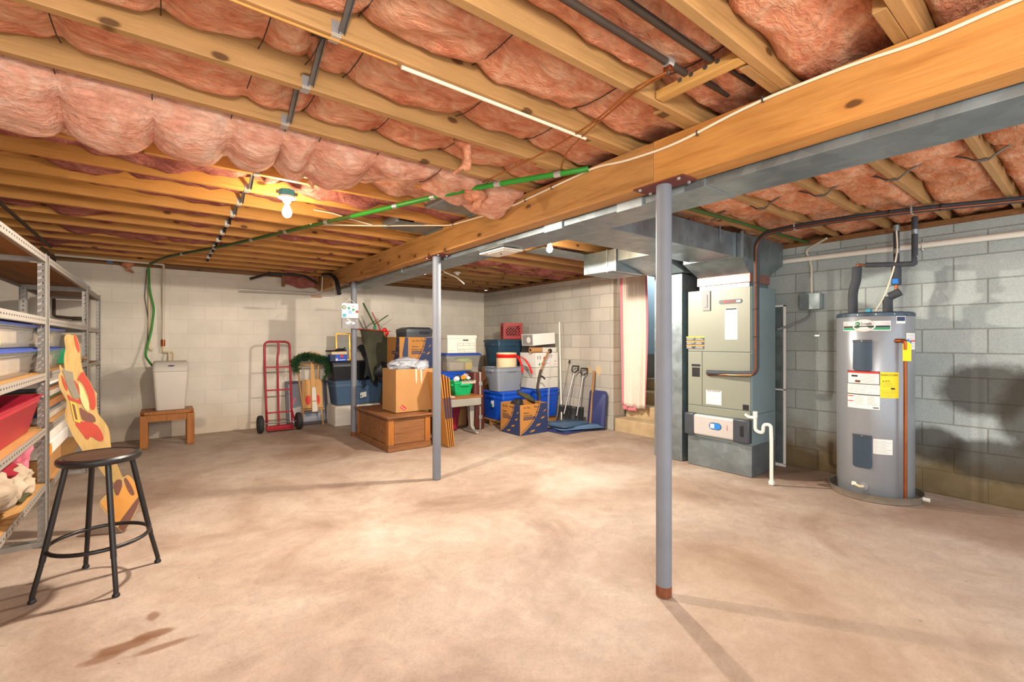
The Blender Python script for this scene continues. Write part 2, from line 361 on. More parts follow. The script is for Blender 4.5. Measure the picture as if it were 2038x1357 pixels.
def text(s, size, mat, parent, O, u, v, name='lettering', bend=None, align='LEFT', sx=1.0, thick=.0006):
    cu = bpy.data.curves.new('t', 'FONT'); cu.body = s; cu.size = size; cu.align_x = align; cu.extrude = thick; cu.resolution_u = 2
    t = bpy.data.objects.new('t', cu); COL.objects.link(t)
    me = bpy.data.meshes.new_from_object(t.evaluated_get(bpy.context.evaluated_depsgraph_get()))
    bpy.data.objects.remove(t); bpy.data.curves.remove(cu)
    b = MB(); b.bm.from_mesh(me); bpy.data.meshes.remove(me)
    O, u, v = V(O), V(u), V(v); n = u.cross(v).normalized()
    for q in b.bm.verts:
        x, y, z = q.co; x *= sx
        q.co = bend(x, y, z) if bend else O+u*x+v*y+n*(z+.0012)
    return b.build(name, mat, parent, smooth=False)
# ------------------------------------------------------------------ the room
CZ = 2.36          # joist undersides
JT = 2.595         # joist tops
YB, XR, XL = 7.92, 5.33, -2.25
O0 = (0, 0, 0)
def sbox(name, mat, *b, **k):
    o = MB().box(*b).build(name, mat, None, smooth=False, origin=O0); return struct(o)
# floor as a gently uneven slab
b = MB()
def ff(i, j):
    x, y = -2.4+i*7.8, -1.2+j*9.3
    return V((x, y, .004*noise.noise(V((x*.8, y*.8, 0)))-.004))
b.grid(ff, 60, 70); b.box(-2.4, 5.6, -1.2, 8.1, -.15, -.03)
struct(b.build('floor', M['floor'], origin=O0))
sbox('wall_back', M['wall_back'], XL, 5.6, YB, YB+.2, -.05, 2.315)
sbox('wall_left', M['wall_left'], XL-.2, XL, -.2, YB+.2, -.05, 2.595)
sbox('wall_right', M['wall_near'], XR, XR+.2, -1.2, 3.42, -.05, 2.31)
o = MB()
o = sbox('wall_right_far', M['wall_far'], XR, XR+.2, 4.49, YB, -.05, 2.31); o.name = 'wall_right'
# jamb face of the far wall segment towards the stair opening
sbox('wall_stair_side', M['wall_jamb'], XR+.001, 5.56, 4.487, 4.50, 0, 2.31).name = 'trim_1'
# ceiling (subfloor) and the sills on the walls
sbox('ceiling', M['ply'], XL-.2, 7.2, -.6, YB+.2, 2.6, 2.63)
sbox('trim_2', M['sill'], XL, XR, YB-.03, YB+.17, 2.316, 2.358)
sbox('trim_3', M['sill'], XR-.01, XR+.19, -.5, YB-.03, 2.311, 2.358)
sbox('trim_4', M['sill'], XL, XR, YB-.03, YB+.1, 2.36, 2.598)
sbox('trim_5', M['sill'], XR+.12, XR+.19, -.5, YB-.03, 2.36, 2.598)
# stairwell behind the curtain
sbox('wall_stair_left', M['stairblue'], 5.56, 7.2, 4.49, 4.6, 1.11, 2.6)
sbox('trim_6', M['greyconc'], 5.56, 7.2, 4.47, 4.6, 0, 1.108)
sbox('wall_stair_right', M['stairblue'], 5.55, 7.2, 3.34, 3.45, 0, 2.6)
sbox('wall_stair_end', M['stairblue'], 7.2, 7.3, 3.3, 4.7, 0, 2.6)
b = MB()
for k in range(6): b.box(5.33+.255*k, 5.33+.255*(k+1)+(.01 if k < 5 else 0), 3.46, 4.465, -.02, .183*(k+1))
struct(b.build('stair', M['stairconc'], smooth=False, bevel=.012, origin=O0))

# ------------------------------------------------------------------ joists, blocking, insulation
YK = {k: .872+.4064*k for k in range(-3, 18)}
def from_back(k): return ORD[17-k]
def board(name, mat, x0, x1, y0, y1, z0, z1, label, cat, group=None):
    o = MB().box(x0, x1, y0, y1, z0, z1).build(name, mat, smooth=False, bevel=.003, origin=(x0, y0, z0))
    return tag(o, label, cat, group)
for k, y in YK.items():
    far = k > 4
    board('floor_joist', M['joist_far' if far else 'joist'], XL, 2.42, y-.08, y-.041, CZ, JT,
          f'bare wooden floor joist left of the main beam, {from_back(k)} from the painted back wall', 'joist', 'joists left of the main beam')
    board('floor_joist', M['joist'], 1.76+.06*random.random(), XR+.1, y-.04, y-.001, CZ, JT,
          f'wooden floor joist crossing to the right block wall, {from_back(k)} from the painted back wall', 'joist', 'joists right of the main beam')

def batt(name, mat, x0, x1, y0, y1, zb, sag, seed, pin, label, group, fine=.03, rough=.02, drop=None, flat=6, strap=None):
    nx, ny = int((x1-x0)/fine), max(8, int((y1-y0)/fine))
    pin = sorted([x0]+[p for p in pin if x0 < p < x1]+[x1])
    b = MB()
    def f(i, j):
        x, y = x0+i*(x1-x0), y0+j*(y1-y0); v = abs(2*j-1)
        for a, c in zip(pin, pin[1:]):
            if a <= x <= c: break
        s = min(x-a if a > x0 else 9, c-x if c < x1 else 9)
        lump = 1-(.4 if flat == 5 else 1)*math.exp(-s/(.03 if flat != 5 else .04)); wide = math.sin(PI*min(1, max(0, (x-a)/max(.01, c-a))))**.6
        q = V((x*1.7, y*3, seed*5.3))
        nz = noise.fractal(q, 1, 2, 4); n2 = noise.noise(q*.55+V((9, 2, 1)))
        n3 = noise.ridged_multi_fractal(V((x*4, y*6, seed*2.7)), 1, 2, 3, 1, 2)
        z = zb-sag*((.82+.18*wide) if flat == 5 else (.75+.25*wide))*lump*(1-v**flat)*(1+.6*n2)-rough*1.9*nz-rough*.7*n2+(.02 if flat == 5 else .012)*(1-lump)-.016*n3*lump+.025*max(0, v-.8)/.2
        if flat == 5:
            q_ = min(1, max(0, (x-1.0)/.9)); z += .05*(y1-y)/(y1-y0)-.02+q_*.07*(1-v**3)
        if strap and abs(x-.475) < .06:
            zs = CZ+.03+(JT-CZ-.04)*min(1, max(0, (strap[1]-y)/(strap[1]-strap[0]))); e = max(0, min(1, (.06-abs(x-.475))/.03))
            z = z*(1-e)+max(z, zs)*e
        return V((x, y, min(z, 2.56)))
    g = b.grid(f, nx, ny)
    # sides up to the subfloor and a top
    edge = [g[i][0] for i in range(nx+1)]+[g[nx][j] for j in range(1, ny+1)]+[g[i][ny] for i in range(nx-1, -1, -1)]+[g[0][j] for j in range(ny-1, 0, -1)]
    top = [b.bm.verts.new((p.co.x, p.co.y, 2.59)) for p in edge]
    L = len(edge)
    for i in range(L): b.bm.faces.new((edge[i], edge[(i+1) % L], top[(i+1) % L], top[i]))
    b.bm.faces.new(top)
    o = b.build(name, mat, ang=80, label=label); return tag(o, None, 'insulation', group)
random.seed(3)
PINS = {}
for k in range(-3, 17):
    y0, y1 = YK[k]+.002, YK[k+1]-.082
    if k >= 13: y0 = YK[k]-.035
    pins = []; x = -1.9+random.random()*.5
    while x < 1.9: pins.append(x); x += .6+random.random()*.7
    mat, zb, sag, fine, rough = M['batt'], 2.455, .012, .02, .02
    lab = f'pink insulation batt left of beam, behind the {from_back(k)} joist from the back wall'
    drop = None
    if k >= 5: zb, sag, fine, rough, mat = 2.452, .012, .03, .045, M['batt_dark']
    if k == 5 : mat = M['batt_grey']; zb = 2.45; sag = .02
    if k in (6, 7): zb = 2.46; sag = .02
    if k in (2,): pins = [-.55, .0, .30, .47, .62, 1.18, 1.62]; zb, sag = 2.445, .02
    if k in (3,): pins = [-.3, .30, .55, .9, 1.3, 1.75]; zb, sag = 2.44, .02
    if k == 1: pins = [.55, 1.02, 1.6]; zb, sag = 2.45, .012
    if k == 4:
        pins = [-.95, -.33, -.03, .263, .494, .66, .97, 1.366, 1.72]; zb, sag, mat, rough = 2.375, .115, M['batt_grey'], .03
        lab = 'sagging lumpy row of pink fibreglass batt hanging well below the joists, greyish underneath'
    if k == 8: zb = 2.47
    PINS[k] = (pins, zb)
    bx1 = 1.735 if y1-y0 > 0 else 2.0
    if k == 4: y1 += .05
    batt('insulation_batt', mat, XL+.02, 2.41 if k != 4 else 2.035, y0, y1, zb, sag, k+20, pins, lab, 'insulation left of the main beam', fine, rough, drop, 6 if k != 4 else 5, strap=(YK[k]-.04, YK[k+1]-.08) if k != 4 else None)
for k in range(-3, 17):
    y0, y1 = YK[k]+.002, YK[k+1]-.042
    pins = [3.0+.2*random.random(), 3.72, 4.3+.2*random.random(), 4.85]
    zb, sag, mat = 2.435, .035, M['batt_right']
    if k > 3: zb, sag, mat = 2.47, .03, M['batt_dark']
    if k in (10, 11): zb, sag = 2.42, .05
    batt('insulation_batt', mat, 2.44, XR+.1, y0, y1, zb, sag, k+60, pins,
         f'salmon insulation batt right of beam, behind the {from_back(k)} joist from the back wall', 'insulation right of the main beam', .03, .034)
# torn tufts hanging from batts
def tuft(pts, r, label):
    b = MB(); b.tube(pts, r[0], 7, r1=r[1])
    for v in b.bm.verts:
        v.co += V((1, .6, .6))*.35*r[0]*noise.noise(v.co*60)+V((.5, .5, .2))*r[0]*.8*noise.noise(v.co*23)
    b.blob(pts[0], (r[0]*2.2, r[0]*1.6, r[0]*1.5), 3, .5, 2); b.blob(pts[-2], (r[0]*.8, r[0]*.7, r[0]*1.4), 5, .6, 2)
    tag(b.build('insulation_tuft', M['batt'], ang=80), label, 'insulation', 'hanging tufts of insulation')
tuft([(1.30, 2.11, 2.40), (1.31, 2.105, 2.33), (1.305, 2.11, 2.27), (1.24, 2.14, 2.21)], (.03, .006), 'torn pink fibreglass tuft hanging over a joist above the copper wires')
tuft([(1.68, 2.60, 2.30), (1.69, 2.60, 2.25), (1.665, 2.62, 2.2)], (.035, .008), 'torn pink tuft at the right end of the sagging batt above the duct pan')
tuft([(.69, 2.80, 2.33), (.695, 2.81, 2.25), (.70, 2.81, 2.2)], (.028, .006), 'dusty pink tuft under the sagging batt above the blue light box')
tuft([(-.35, 7.83, 2.33), (-.34, 7.82, 2.27), (-.28, 7.80, 2.22)], (.03, .012), 'thin pink tuft dangling against the back wall left of the green hose')
# support wires across the bays
def bay_name(k): return f'behind the {from_back(k)} joist from the back wall'
for k in range(0, 9):
    pins, zb = PINS[k]; n = 0
    for p in pins:
        if not (-.9 < p < 1.75): continue
        if k > 5 and n > 1: continue
        n += 1
        z = zb-.012
        y0, y1 = YK[k]-.0405, YK[k+1]-.081
        pts = [(p, y0, z+.02), (p, y0*.75+y1*.25, z), (p, (y0+y1)/2, z-.004), (p, y0*.25+y1*.75, z), (p, y1, z+.02)]
        o = MB().tube(pts, .0022, 5).build('insulation_wire', M['wire'])
        tag(o, f'{ORD[n-1]} wire from the left under the batt {bay_name(k)}', 'wire', 'insulation support wires')
# metal cross bridging, left of the beam
for k in range(-2, 16):
    ya, yb = YK[k]-.0405, YK[k+1]-.0805
    t = thing('joist_bridging', f'crossed steel straps left of beam, {bay_name(k)}', 'bridging', (.475, ya, CZ), 0, 'steel bridging left of the beam')
    for s, (za, zb_) in enumerate(((CZ+.012, JT-.02), (JT-.02, CZ+.012))):
        xo = .463+.028*s
        A, B = V((xo, ya+.002, za)), V((xo, yb-.002, zb_)); d = (B-A).normalized(); n = V((1, 0, 0)).cross(d).normalized()
        b = MB()
        for w in (-.011, .0085):
            b.rings([[p+V((w, 0, 0))+n*.006*q+V((e, 0, 0)) for e, q in ((0, -1), (.0025, -1), (.0025, 1), (0, 1))] for p in (A, B)])
        b.rings([[p+V((e, 0, 0))+n*q for e, q in ((-.011, .004), (.011, .004), (.011, .006), (-.011, .006))] for p in (A, B)])
        b.build('strap', M['steel'] if k < 9 else M['wire'], t, smooth=False)
    # nailing tab folded over the lower corner of the nearer joist
    b = MB().box(.458, .492, ya-.042, ya-.0395, CZ+.004, CZ+.05); b.box(.458, .492, ya-.042, ya+.004, CZ-.003, CZ-.0005)
    b.build('nailing_tab', M['bracket'], t, smooth=False, bevel=.001)
# rod bridging on the right
for k in range(-2, 3):
    ya, yb = YK[k]-.0, YK[k+1]-.041
    b = MB()
    b.tube([(3.72, ya-.04, CZ-.004), (3.72, ya+.01, CZ-.004), (3.74, ya+.05, CZ+.03), (3.72, yb-.004, JT-.06)], .006, 6)
    b.tube([(3.75, yb+.04, CZ-.004), (3.75, yb, CZ-.004), (3.74, yb-.05, CZ+.03), (3.76, ya+.004, JT-.06)], .006, 6)
    tag(b.build('joist_bridging', M['steel']), f'bent steel bridging rods right of beam, {bay_name(k)}', 'bridging', 'rod bridging right of the beam')

# ------------------------------------------------------------------ main beam in two lengths, posts
XF, XB = 2.04, 2.155
def beam(y0, y1, mat, label):
    t = thing('main_beam', label, 'beam', (2.1, y0, 2.13), 0)
    w = (XB-XF)/3
    for i in range(3):
        MB().box(XF+w*i+.0003, XF+w*(i+1)-.0003, y0, y1, 2.135, 2.358).build('beam_ply', mat, t, smooth=False, bevel=.002)
beam(-.6, 1.452, M['beam'], 'near length of the thick yellow pine main beam, from upper right to the nearest post')
beam(1.454, 7.9, M['beam_far'], 'far length of the main beam, from the nearest post to the back wall')
def post(x, y, label, rust):
    t = thing('support_post', label, 'post', (x, y, 0), 0)
    MB().cyl((x, y, .0), (x, y, 2.128), .0395, seg=28).build('post_tube', M['post'], t)
    b = MB().box(x-.062, x+.062, y-.15, y+.15, 2.127, 2.1345); b.build('top_plate', M['plate'], t, smooth=False, bevel=.002)
    for sx in (-1, 1):
        for sy in (-1, 1):
            MB().cyl((x+sx*.045, y+sy*.115, 2.118), (x+sx*.045, y+sy*.115, 2.1275), .009, seg=6).build('bolt', M['bracket'], t, smooth=False)
    if rust: MB().lathe([(.0398, 0), (.0402, .02), (.0402, .045), (.0396, .055)], (x, y, .0), 28).build('rusted_foot', M['rust'], t)
post(2.077, 1.414, 'grey steel support post nearest the camera, rusty at its foot', True)
post(2.10, 3.93, 'middle grey steel support post standing in front of the moving boxes', False)
post(2.14, 6.43, 'grey steel support post by the back wall with a dotted bag hung on it', True)

# ------------------------------------------------------------------ ductwork
t = thing('supply_duct', 'long galvanized trunk duct hung along the right side of the main beam', 'duct', (2.32, .2, 2.1))
segs = [(-.6, 1.25), (1.25, 2.9), (2.9, 4.9), (4.9, 7.3)]
for i, (a, c) in enumerate(segs):
    e = .004*(i % 2)
    MB().box(2.172-e, 2.462+e, a, c, 2.10-e, 2.335+e).build('duct_section', M['galv'], t, smooth=False, bevel=.002)
    MB().box(2.165, 2.47, c-.012, c+.012, 2.097, 2.338).build('duct_collar', M['galv'], t, smooth=False, bevel=.002)
for y in (1.7, 2.35):
    MB().box(2.155, 2.168, y-.09, y+.09, 2.085, 2.135).build('hanger_strap', M['galv_bright'], t, smooth=False)
t = thing('floor_register', 'cream register grille on the underside of the trunk duct beyond the middle of the beam', 'vent', (2.33, 3.21, 2.08))
MB().box(2.23, 2.44, 3.03, 3.39, 2.08, 2.094).build('register_frame', M['pvc'], t, smooth=False, bevel=.004)
MB().box(2.26, 2.41, 3.07, 3.30, 2.076, 2.0815).build('damper_plate', M['white'], t, smooth=False, bevel=.002)
MB().cyl((2.33, 3.2, 2.062), (2.33, 3.2, 2.078), .006, seg=8).build('damper_knob', M['iron'], t)
# branch, furnace plenum
t = thing('branch_duct', 'wide galvanized branch duct running from the trunk duct to the furnace plenum', 'duct', (3.4, 2.36, 2.1))
MB().box(2.475, 4.30, 2.15, 2.60, 2.115, 2.335).build('duct_section', M['galv'], t, smooth=False, bevel=.002)
for x in (2.5, 4.28): MB().box(x-.012, x+.012, 2.143, 2.607, 2.108, 2.341).build('duct_collar', M['galv_bright'], t, smooth=False)
for x in (2.62, 4.0): MB().box(x-.008, x+.008, 2.138, 2.147, 2.22, 2.36).build('hanger_strap', M['galv_bright'], t, smooth=False)
t = thing('supply_plenum', 'galvanized flared plenum above the furnace with a foil taped collar', 'duct', (4.8, 2.45, 1.87))
# straight box at the top, flare down to the collar
MB().rings([[V(p) for p in r] for r in (
    [(4.305, 2.10, 2.335), (5.20, 2.10, 2.335), (5.20, 2.70, 2.335), (4.305, 2.70, 2.335)],
    [(4.305, 2.10, 2.11), (5.20, 2.10, 2.11), (5.20, 2.70, 2.11), (4.305, 2.70, 2.11)],
    [(4.60, 2.16, 1.985), (5.0, 2.16, 1.985), (5.0, 2.70, 1.985), (4.60, 2.70, 1.985)],)]).build('plenum_body', M['galv_dark'], t, smooth=False, bevel=.002)
MB().box(4.585, 5.01, 2.15, 2.71, 1.90, 1.99).build('foil_collar', M['foil'], t, smooth=False, bevel=.004)
MB().box(4.60, 5.0, 2.165, 2.69, 1.856, 1.90).build('collar_base', M['galv_dark'], t, smooth=False)
for y in (2.105,): MB().box(4.29, 4.32, 2.085, 2.10, 2.1, 2.345).build('corner_cleat', M['galv_bright'], t, smooth=False)
t = thing('return_duct', 'galvanized return duct dropping beside the furnace from a box over the stair opening', 'duct', (4.78, 3.0, 0))
MB().box(4.545, 5.04, 2.865, 3.22, .0, 2.06).build('drop_section', M['galv'], t, smooth=False, bevel=.003)
MB().rings([[V(p) for p in r] for r in (
    [(4.50, 2.80, 2.07), (5.06, 2.80, 2.07), (5.06, 3.26, 2.07), (4.50, 3.26, 2.07)],
    [(3.98, 2.80, 2.20), (5.06, 2.80, 2.20), (5.06, 3.30, 2.20), (3.98, 3.30, 2.20)],
    [(3.98, 2.80, 2.33), (5.06, 2.80, 2.33), (5.06, 3.30, 2.33), (3.98, 3.30, 2.33)])]).build('transition', M['galv'], t, smooth=False, bevel=.003)
MB().box(3.96, 4.50, 3.305, 3.78, 2.095, 2.335).build('box_section', M['galv'], t, smooth=False, bevel=.003)
for y in (3.30, 3.42): MB().box(3.95, 4.51, y-.008, y+.008, 2.088, 2.34).build('duct_collar', M['galv_bright'], t, smooth=False)
o = MB().box(3.35, 4.45, 3.80, 4.12, 2.345, 2.358).build('joist_pan', M['galv'], smooth=False, bevel=.002)
tag(o, 'flat galvanized pan under two joists beyond the bare bulb', 'duct')
for (xa, ya, xb, yb, lab) in ((1.62, 2.91, 2.03, 3.23, 'nearer galvanized joist bay pan left of the beam, half under the sagging batt'),
                         (1.60, 3.72, 2.03, 4.04, 'farther galvanized joist bay pan left of the beam, by the white cable end')):
    t = thing('joist_pan', lab, 'duct', (xa, ya, CZ))
    MB().box(xa+.03, xb, ya, yb, CZ-.008, CZ-.001).build('pan_sheet', M['galv_dark'], t, smooth=False)
    MB().box(xa, xa+.028, ya, yb, CZ-.012, CZ+.05).build('end_cap', M['galv_bright'], t, smooth=False, bevel=.003)
    MB().box(xb-.012, xb+.008, ya-.02, yb+.02, CZ-.02, CZ-.0085).build('flange', M['galv'], t, smooth=False, bevel=.002)

# ------------------------------------------------------------------ lamps
def lamp(x, y, lab, box_mat, bulb=True, power=1):
    t = thing('ceiling_lamp', lab, 'lamp', (x, y, 2.15))
    if box_mat:
        MB().lathe([(.0, CZ-.002), (.052, CZ-.002), (.052, CZ-.045), (.0, CZ-.045)], (x, y, 0), 8).build('junction_box', box_mat, t, smooth=False, bevel=.003)
        for s in (-1, 1): MB().box(x+s*.056-.012, x+s*.056+.012, y-.008, y+.008, CZ-.03, CZ-.012).build('box_ear', M['steel'], t, smooth=False)
        z = CZ-.046
    else: z = CZ-.002
    MB().lathe([(.0, z), (.055, z), (.057, z-.012), (.030, z-.022), (.024, z-.04), (.0, z-.04)], (x, y, 0), 24).build('lamp_holder', M['porcelain'], t)
    if bulb:
        z -= .038
        MB().lathe([(.013, z), (.0135, z-.022), (.022, z-.040), (.030, z-.062), (.0305, z-.075), (.024, z-.095), (.012, z-.105), (.001, z-.108)], (x, y, 0), 24).build('bulb', M['bulb'], t)
    else:
        MB().tube([(x+.03, y, z-.03), (x+.032, y, z-.08), (x+.03, y, z-.12)], .0025, 5).build('pull_cord', M['pvc'], t)
lamp(.69, 3.45, 'bare lit bulb in a white holder under a blue box, left of the main beam', M['bluebox'])
lamp(3.12, 3.45, 'bare lit bulb right of the beam, beside the trunk duct', None)
lamp(3.55, 6.0, 'empty white lamp holder with a pull cord near the far right corner', None, False)
lamp(.69, -1.1, 'added unseen fill bulb behind the camera, left of the beam', None)  # out-of-view bulb added as fill from the camera side
# ------------------------------------------------------------------ pipes, cables
def pipe(name, mat, pts, r, label, cat, group=None, seg=10):
    return tag(MB().tube(pts, r, seg).build(name, mat), label, cat, group)
def bend(pts, r=.04, n=5):
    """round the corners of a polyline"""
    P = [V(p) for p in pts]; out = [P[0]]
    for a, p, c in zip(P, P[1:], P[2:]):
        u, w = (a-p), (c-p); k = min(r, u.length*.45, w.length*.45); A, C = p+u.normalized()*k, p+w.normalized()*k
        for i in range(n+1):
            q = i/n; out.append(A*(1-q)**2+p*2*q*(1-q)+C*q*q)
    return out+[P[-1]]
pipe('iron_pipe', M['iron'], [(-.93, 2.2, 2.335), (-.945, 6.95, 2.335)], .014, 'long black iron pipe under the joists above the steel shelving', 'pipe')
pipe('iron_pipe', M['iron'], bend([(-1.03, 7.1, 2.335), (-1.03, 7.8, 2.335), (-1.03, 7.8, 1.62), (-.84, 7.8, 1.60)], .03), .016, 'black iron drop pipe with a valve behind the steel shelving', 'pipe')
MB().cyl((-.87, 7.8, 1.60), (-.74, 7.8, 1.60), .022).build('valve_body', M['iron'], bpy.data.objects['iron_pipe.001'])
MB().box(-.74, -.725, 7.74, 7.86, 1.56, 1.64).build('valve_handle', M['iron'], bpy.data.objects['iron_pipe.001'], bevel=.004)
t = pipe('water_pipe', M['pvcold'], bend([(-1.0, 7.62, 2.345), (.03, 7.72, 2.345), (.03, 7.82, 2.30), (.025, 7.86, 1.32)], .03), .016, 'cream plastic water pipe running under the joists and down the back wall to the softener', 'pipe')
MB().cyl((.026, 7.86, 1.34), (.026, 7.86, 1.25), .022).build('valve_body', M['copper'], t)
MB().tube(bend([(.026, 7.86, 1.25), (.026, 7.86, 1.17), (.09, 7.84, 1.17), (.09, 7.78, 1.0)], .02), .012, 8).build('valve_pipe', M['cpvc'], t)
MB().tube(bend([(.03, 7.85, 1.17), (.14, 7.84, 1.17), (.14, 7.8, 1.02)], .02), .01, 8).build('valve_pipe', M['cpvc'], t)
pipe('water_pipe', M['cpvc'], bend([(-.125, 7.87, 2.30), (-.12, 7.87, 1.22), (-.09, 7.86, 1.19)], .03), .014, 'tan plastic riser beside the green hose on the back wall', 'pipe')
pipe('drain_hose', M['green'], bend([(-.13, 7.80, 2.30), (-.12, 7.81, 2.0), (-.07, 7.82, 1.75), (-.10, 7.82, 1.45), (-.17, 7.8, 1.12), (-.09, 7.62, 1.0)], .08), .013, 'bright green hose hanging down the back wall to the water softener', 'hose')
pipe('cord', M['wire'], [(-.15, 7.86, 2.28), (-.17, 7.87, 1.9), (-.13, 7.87, 1.6), (-.14, 7.87, 1.3)], .004, 'thin dark cord beside the green hose on the back wall', 'cable')
g = pipe('cable_bundle', M['greendark'], bend([(-.12, 7.75, 2.335), (.05, 7.0, 2.345), (.56, 5.78, 2.345), (1.0, 4.5, 2.345), (1.24, 3.77, 2.34)], .3), .016, 'dark green cable bundle strapped under the far joists left of the beam', 'cable')
for p in ((.2, 6.64, 2.345), (.47, 6.0, 2.345), (.73, 5.28, 2.345), (.93, 4.7, 2.345), (1.13, 4.1, 2.343)):
    MB().cyl((p[0]-.008, p[1]+.02, p[2]), (p[0]+.008, p[1]-.02, p[2]), .0185, seg=10).build('cable_tie', M['bracket'], g)
g = pipe('cable_bundle', M['green'], bend([(1.24, 3.77, 2.338), (1.53, 2.863, 2.332), (1.70, 2.44, 2.33), (1.96, 1.98, 2.338), (2.03, 1.9, 2.35)], .2), .017, 'bright green cable bundle from the bay pans up to the main beam', 'cable')
for p in ((1.40, 3.27, 2.334), (1.52, 2.9, 2.333), (1.72, 2.4, 2.33), (1.92, 2.05, 2.336)):
    MB().cyl((p[0]-.008, p[1]+.02, p[2]), (p[0]+.008, p[1]-.02, p[2]), .0195, seg=10).build('cable_tie', M['bracket'], g)
pipe('cable_bundle', M['greendark'], [(2.48, 2.0, 2.345), (3.2, 1.98, 2.345), (4.2, 1.95, 2.345), (5.3, 1.9, 2.335)], .014, 'dark green cables crossing from the trunk duct to the right wall above the furnace', 'cable')
g = pipe('romex_cable', M['romex'], bend([(1.05, 4.3, 2.352), (1.5, 4.02, 2.35), (1.9, 3.7, 2.352), (2.034, 3.576, 2.345), (2.033, 2.783, 2.297), (2.033, 2.226, 2.325), (2.033, 1.834, 2.345), (2.033, 1.649, 2.313), (2.033, 1.334, 2.296), (2.033, .942, 2.348), (2.033, .579, 2.345), (2.033, .384, 2.325), (2.033, .15, 2.34), (2.033, -.5, 2.33)], .15), .0065, 'cream cable stapled along the near face of the main beam', 'cable')
for y, z in ((3.5, 2.341), (2.5, 2.311), (2.226, 2.325), (1.2, 2.311), (.9, 2.347)):
    MB().box(2.024, 2.0415, y-.003, y+.003, z-.012, z+.012).build('staple', M['steel'], g, smooth=False)
pipe('romex_cable', M['romex'], [(1.0, 3.99, 2.40), (1.15, 3.985, 2.395), (1.3, 3.985, 2.37), (1.5, 4.0, 2.352)], .006, 'short white cable end stapled to a joist near the farther bay pan', 'cable')
pipe('trim_bead', M['romex'], [(.72, 1.626, 2.352), (1.72, 1.63, 2.352)], .008, 'cream strip fastened along the bottom edge of a near joist', 'strip')
pipe('trim_bead', M['joist_far'], [(-.2, 1.62, 2.355), (.70, 1.625, 2.355)], .005, 'thin wooden strip continuing the cream strip along the same joist', 'strip')
for k, (y, lab) in enumerate(((1.05, 'brown iron pipe in the near ceiling bay with a copper clamp on it'), (.94, 'brown iron pipe in the near ceiling bay farther from the copper clamp'))):
    pipe('iron_pipe', M['iron'], [(-1.5, y+.01, 2.405), (1.69, y, 2.405)], .0135, lab, 'pipe')
    pipe('iron_pipe', M['iron'], [(1.75, y, 2.42), (2.03, y, 2.43)], .0125, lab.split(' in the')[0]+(' beyond the cross block, nearer the clamp' if k == 0 else ' beyond the cross block, nearer the right'), 'pipe')
t = thing('cross_block', 'short yellow pine block nailed across a near ceiling bay under two pipes', 'block', (1.72, .98, CZ))
MB().box(1.692, 1.745, .834, 1.192, CZ+.002, CZ+.036).build('block_body', M['block_wood'], t, smooth=False, bevel=.002)
for y in (1.075, 1.025, .965, .915): MB().cyl((1.688, y, CZ+.03), (1.693, y, CZ+.03), .009, seg=8).build('nail_head', M['steel'], t)
for k, y in ((0, .798), (1, 1.205)): pass
t = thing('ground_clamp', 'bronze ground clamp on a near iron pipe with copper wires', 'clamp', (1.57, 1.05, 2.385))
MB().cyl((1.555, 1.05, 2.405), (1.585, 1.05, 2.405), .021).build('clamp_band', M['bracket'], t)
MB().box(1.558, 1.582, 1.035, 1.065, 2.372, 2.392).build('clamp_block', M['copper'], t, bevel=.003)
MB().cyl((1.57, 1.05, 2.36), (1.57, 1.05, 2.376), .006, seg=6).build('clamp_screw', M['steel'], t)
pipe('copper_wire', M['wirecopper'], bend([(1.57, 1.05, 2.37), (1.53, 1.19, 2.35), (1.63, 1.5, 2.352), (1.67, 1.9, 2.352), (1.66, 2.48, 2.35)], .15), .0045, 'bare copper wire looping from the ground clamp across several joists', 'wire', None, 6)
pipe('copper_wire', M['wirecopper'], bend([(1.585, 1.04, 2.375), (1.56, 1.2, 2.352), (1.66, 1.55, 2.35), (1.75, 1.8, 2.352), (1.9, 2.0, 2.354), (2.03, 2.1, 2.35)], .15), .004, 'second copper wire from the ground clamp curving to the main beam', 'wire', None, 6)
# right side: drain pipe, line set, junction box
t = pipe('drain_pipe', M['pvc'], [(5.275, 2.28, 2.168), (5.275, -.4, 2.138)], .025, 'long white plastic pipe strapped along the top of the right block wall', 'pipe', seg=14)
MB().cyl((5.275, 2.27, 2.168), (5.275, 2.33, 2.169), .032).build('pipe_coupling', M['pvc'], t)
for i, (dx, dz) in enumerate(((0, .0), (-.012, .025), (.01, -.02))):
    MB().cyl((5.275+dx, 2.31, 2.169+dz*.5), (5.265+dx, 2.46, 2.185+dz*1.2), .011, seg=8).build('branch_stub', M['pvcold'], t)
MB().tube([(5.30, 1.0, 2.155), (5.245, 1.0, 2.18), (5.245, 1.0, 2.12), (5.30, 1.0, 2.115)], .006, 6).build('pipe_hanger', M['white'], t)
ls = bend([(5.2, -.3, 2.325), (4.86, .376, 2.325), (4.62, .856, 2.325), (4.48, 1.264, 2.325), (4.43, 1.688, 2.325), (4.45, 1.95, 2.32), (4.462, 2.035, 2.24), (4.462, 2.035, 1.06), (4.462, 2.06, 1.012), (4.50, 2.25, .998), (4.505, 2.55, .995)], .09)
t = pipe('refrigerant_line', M['foam'], ls, .025, 'black foam insulated refrigerant line along the right ceiling and down the furnace front', 'pipe', seg=12)
cp = [V(p)+V((-.027, -.006, -.014)) for p in ls]; cp[-1] = V((4.525, 2.56, .962))
MB().tube(cp, .006, 8).build('copper_line', M['copper'], t)
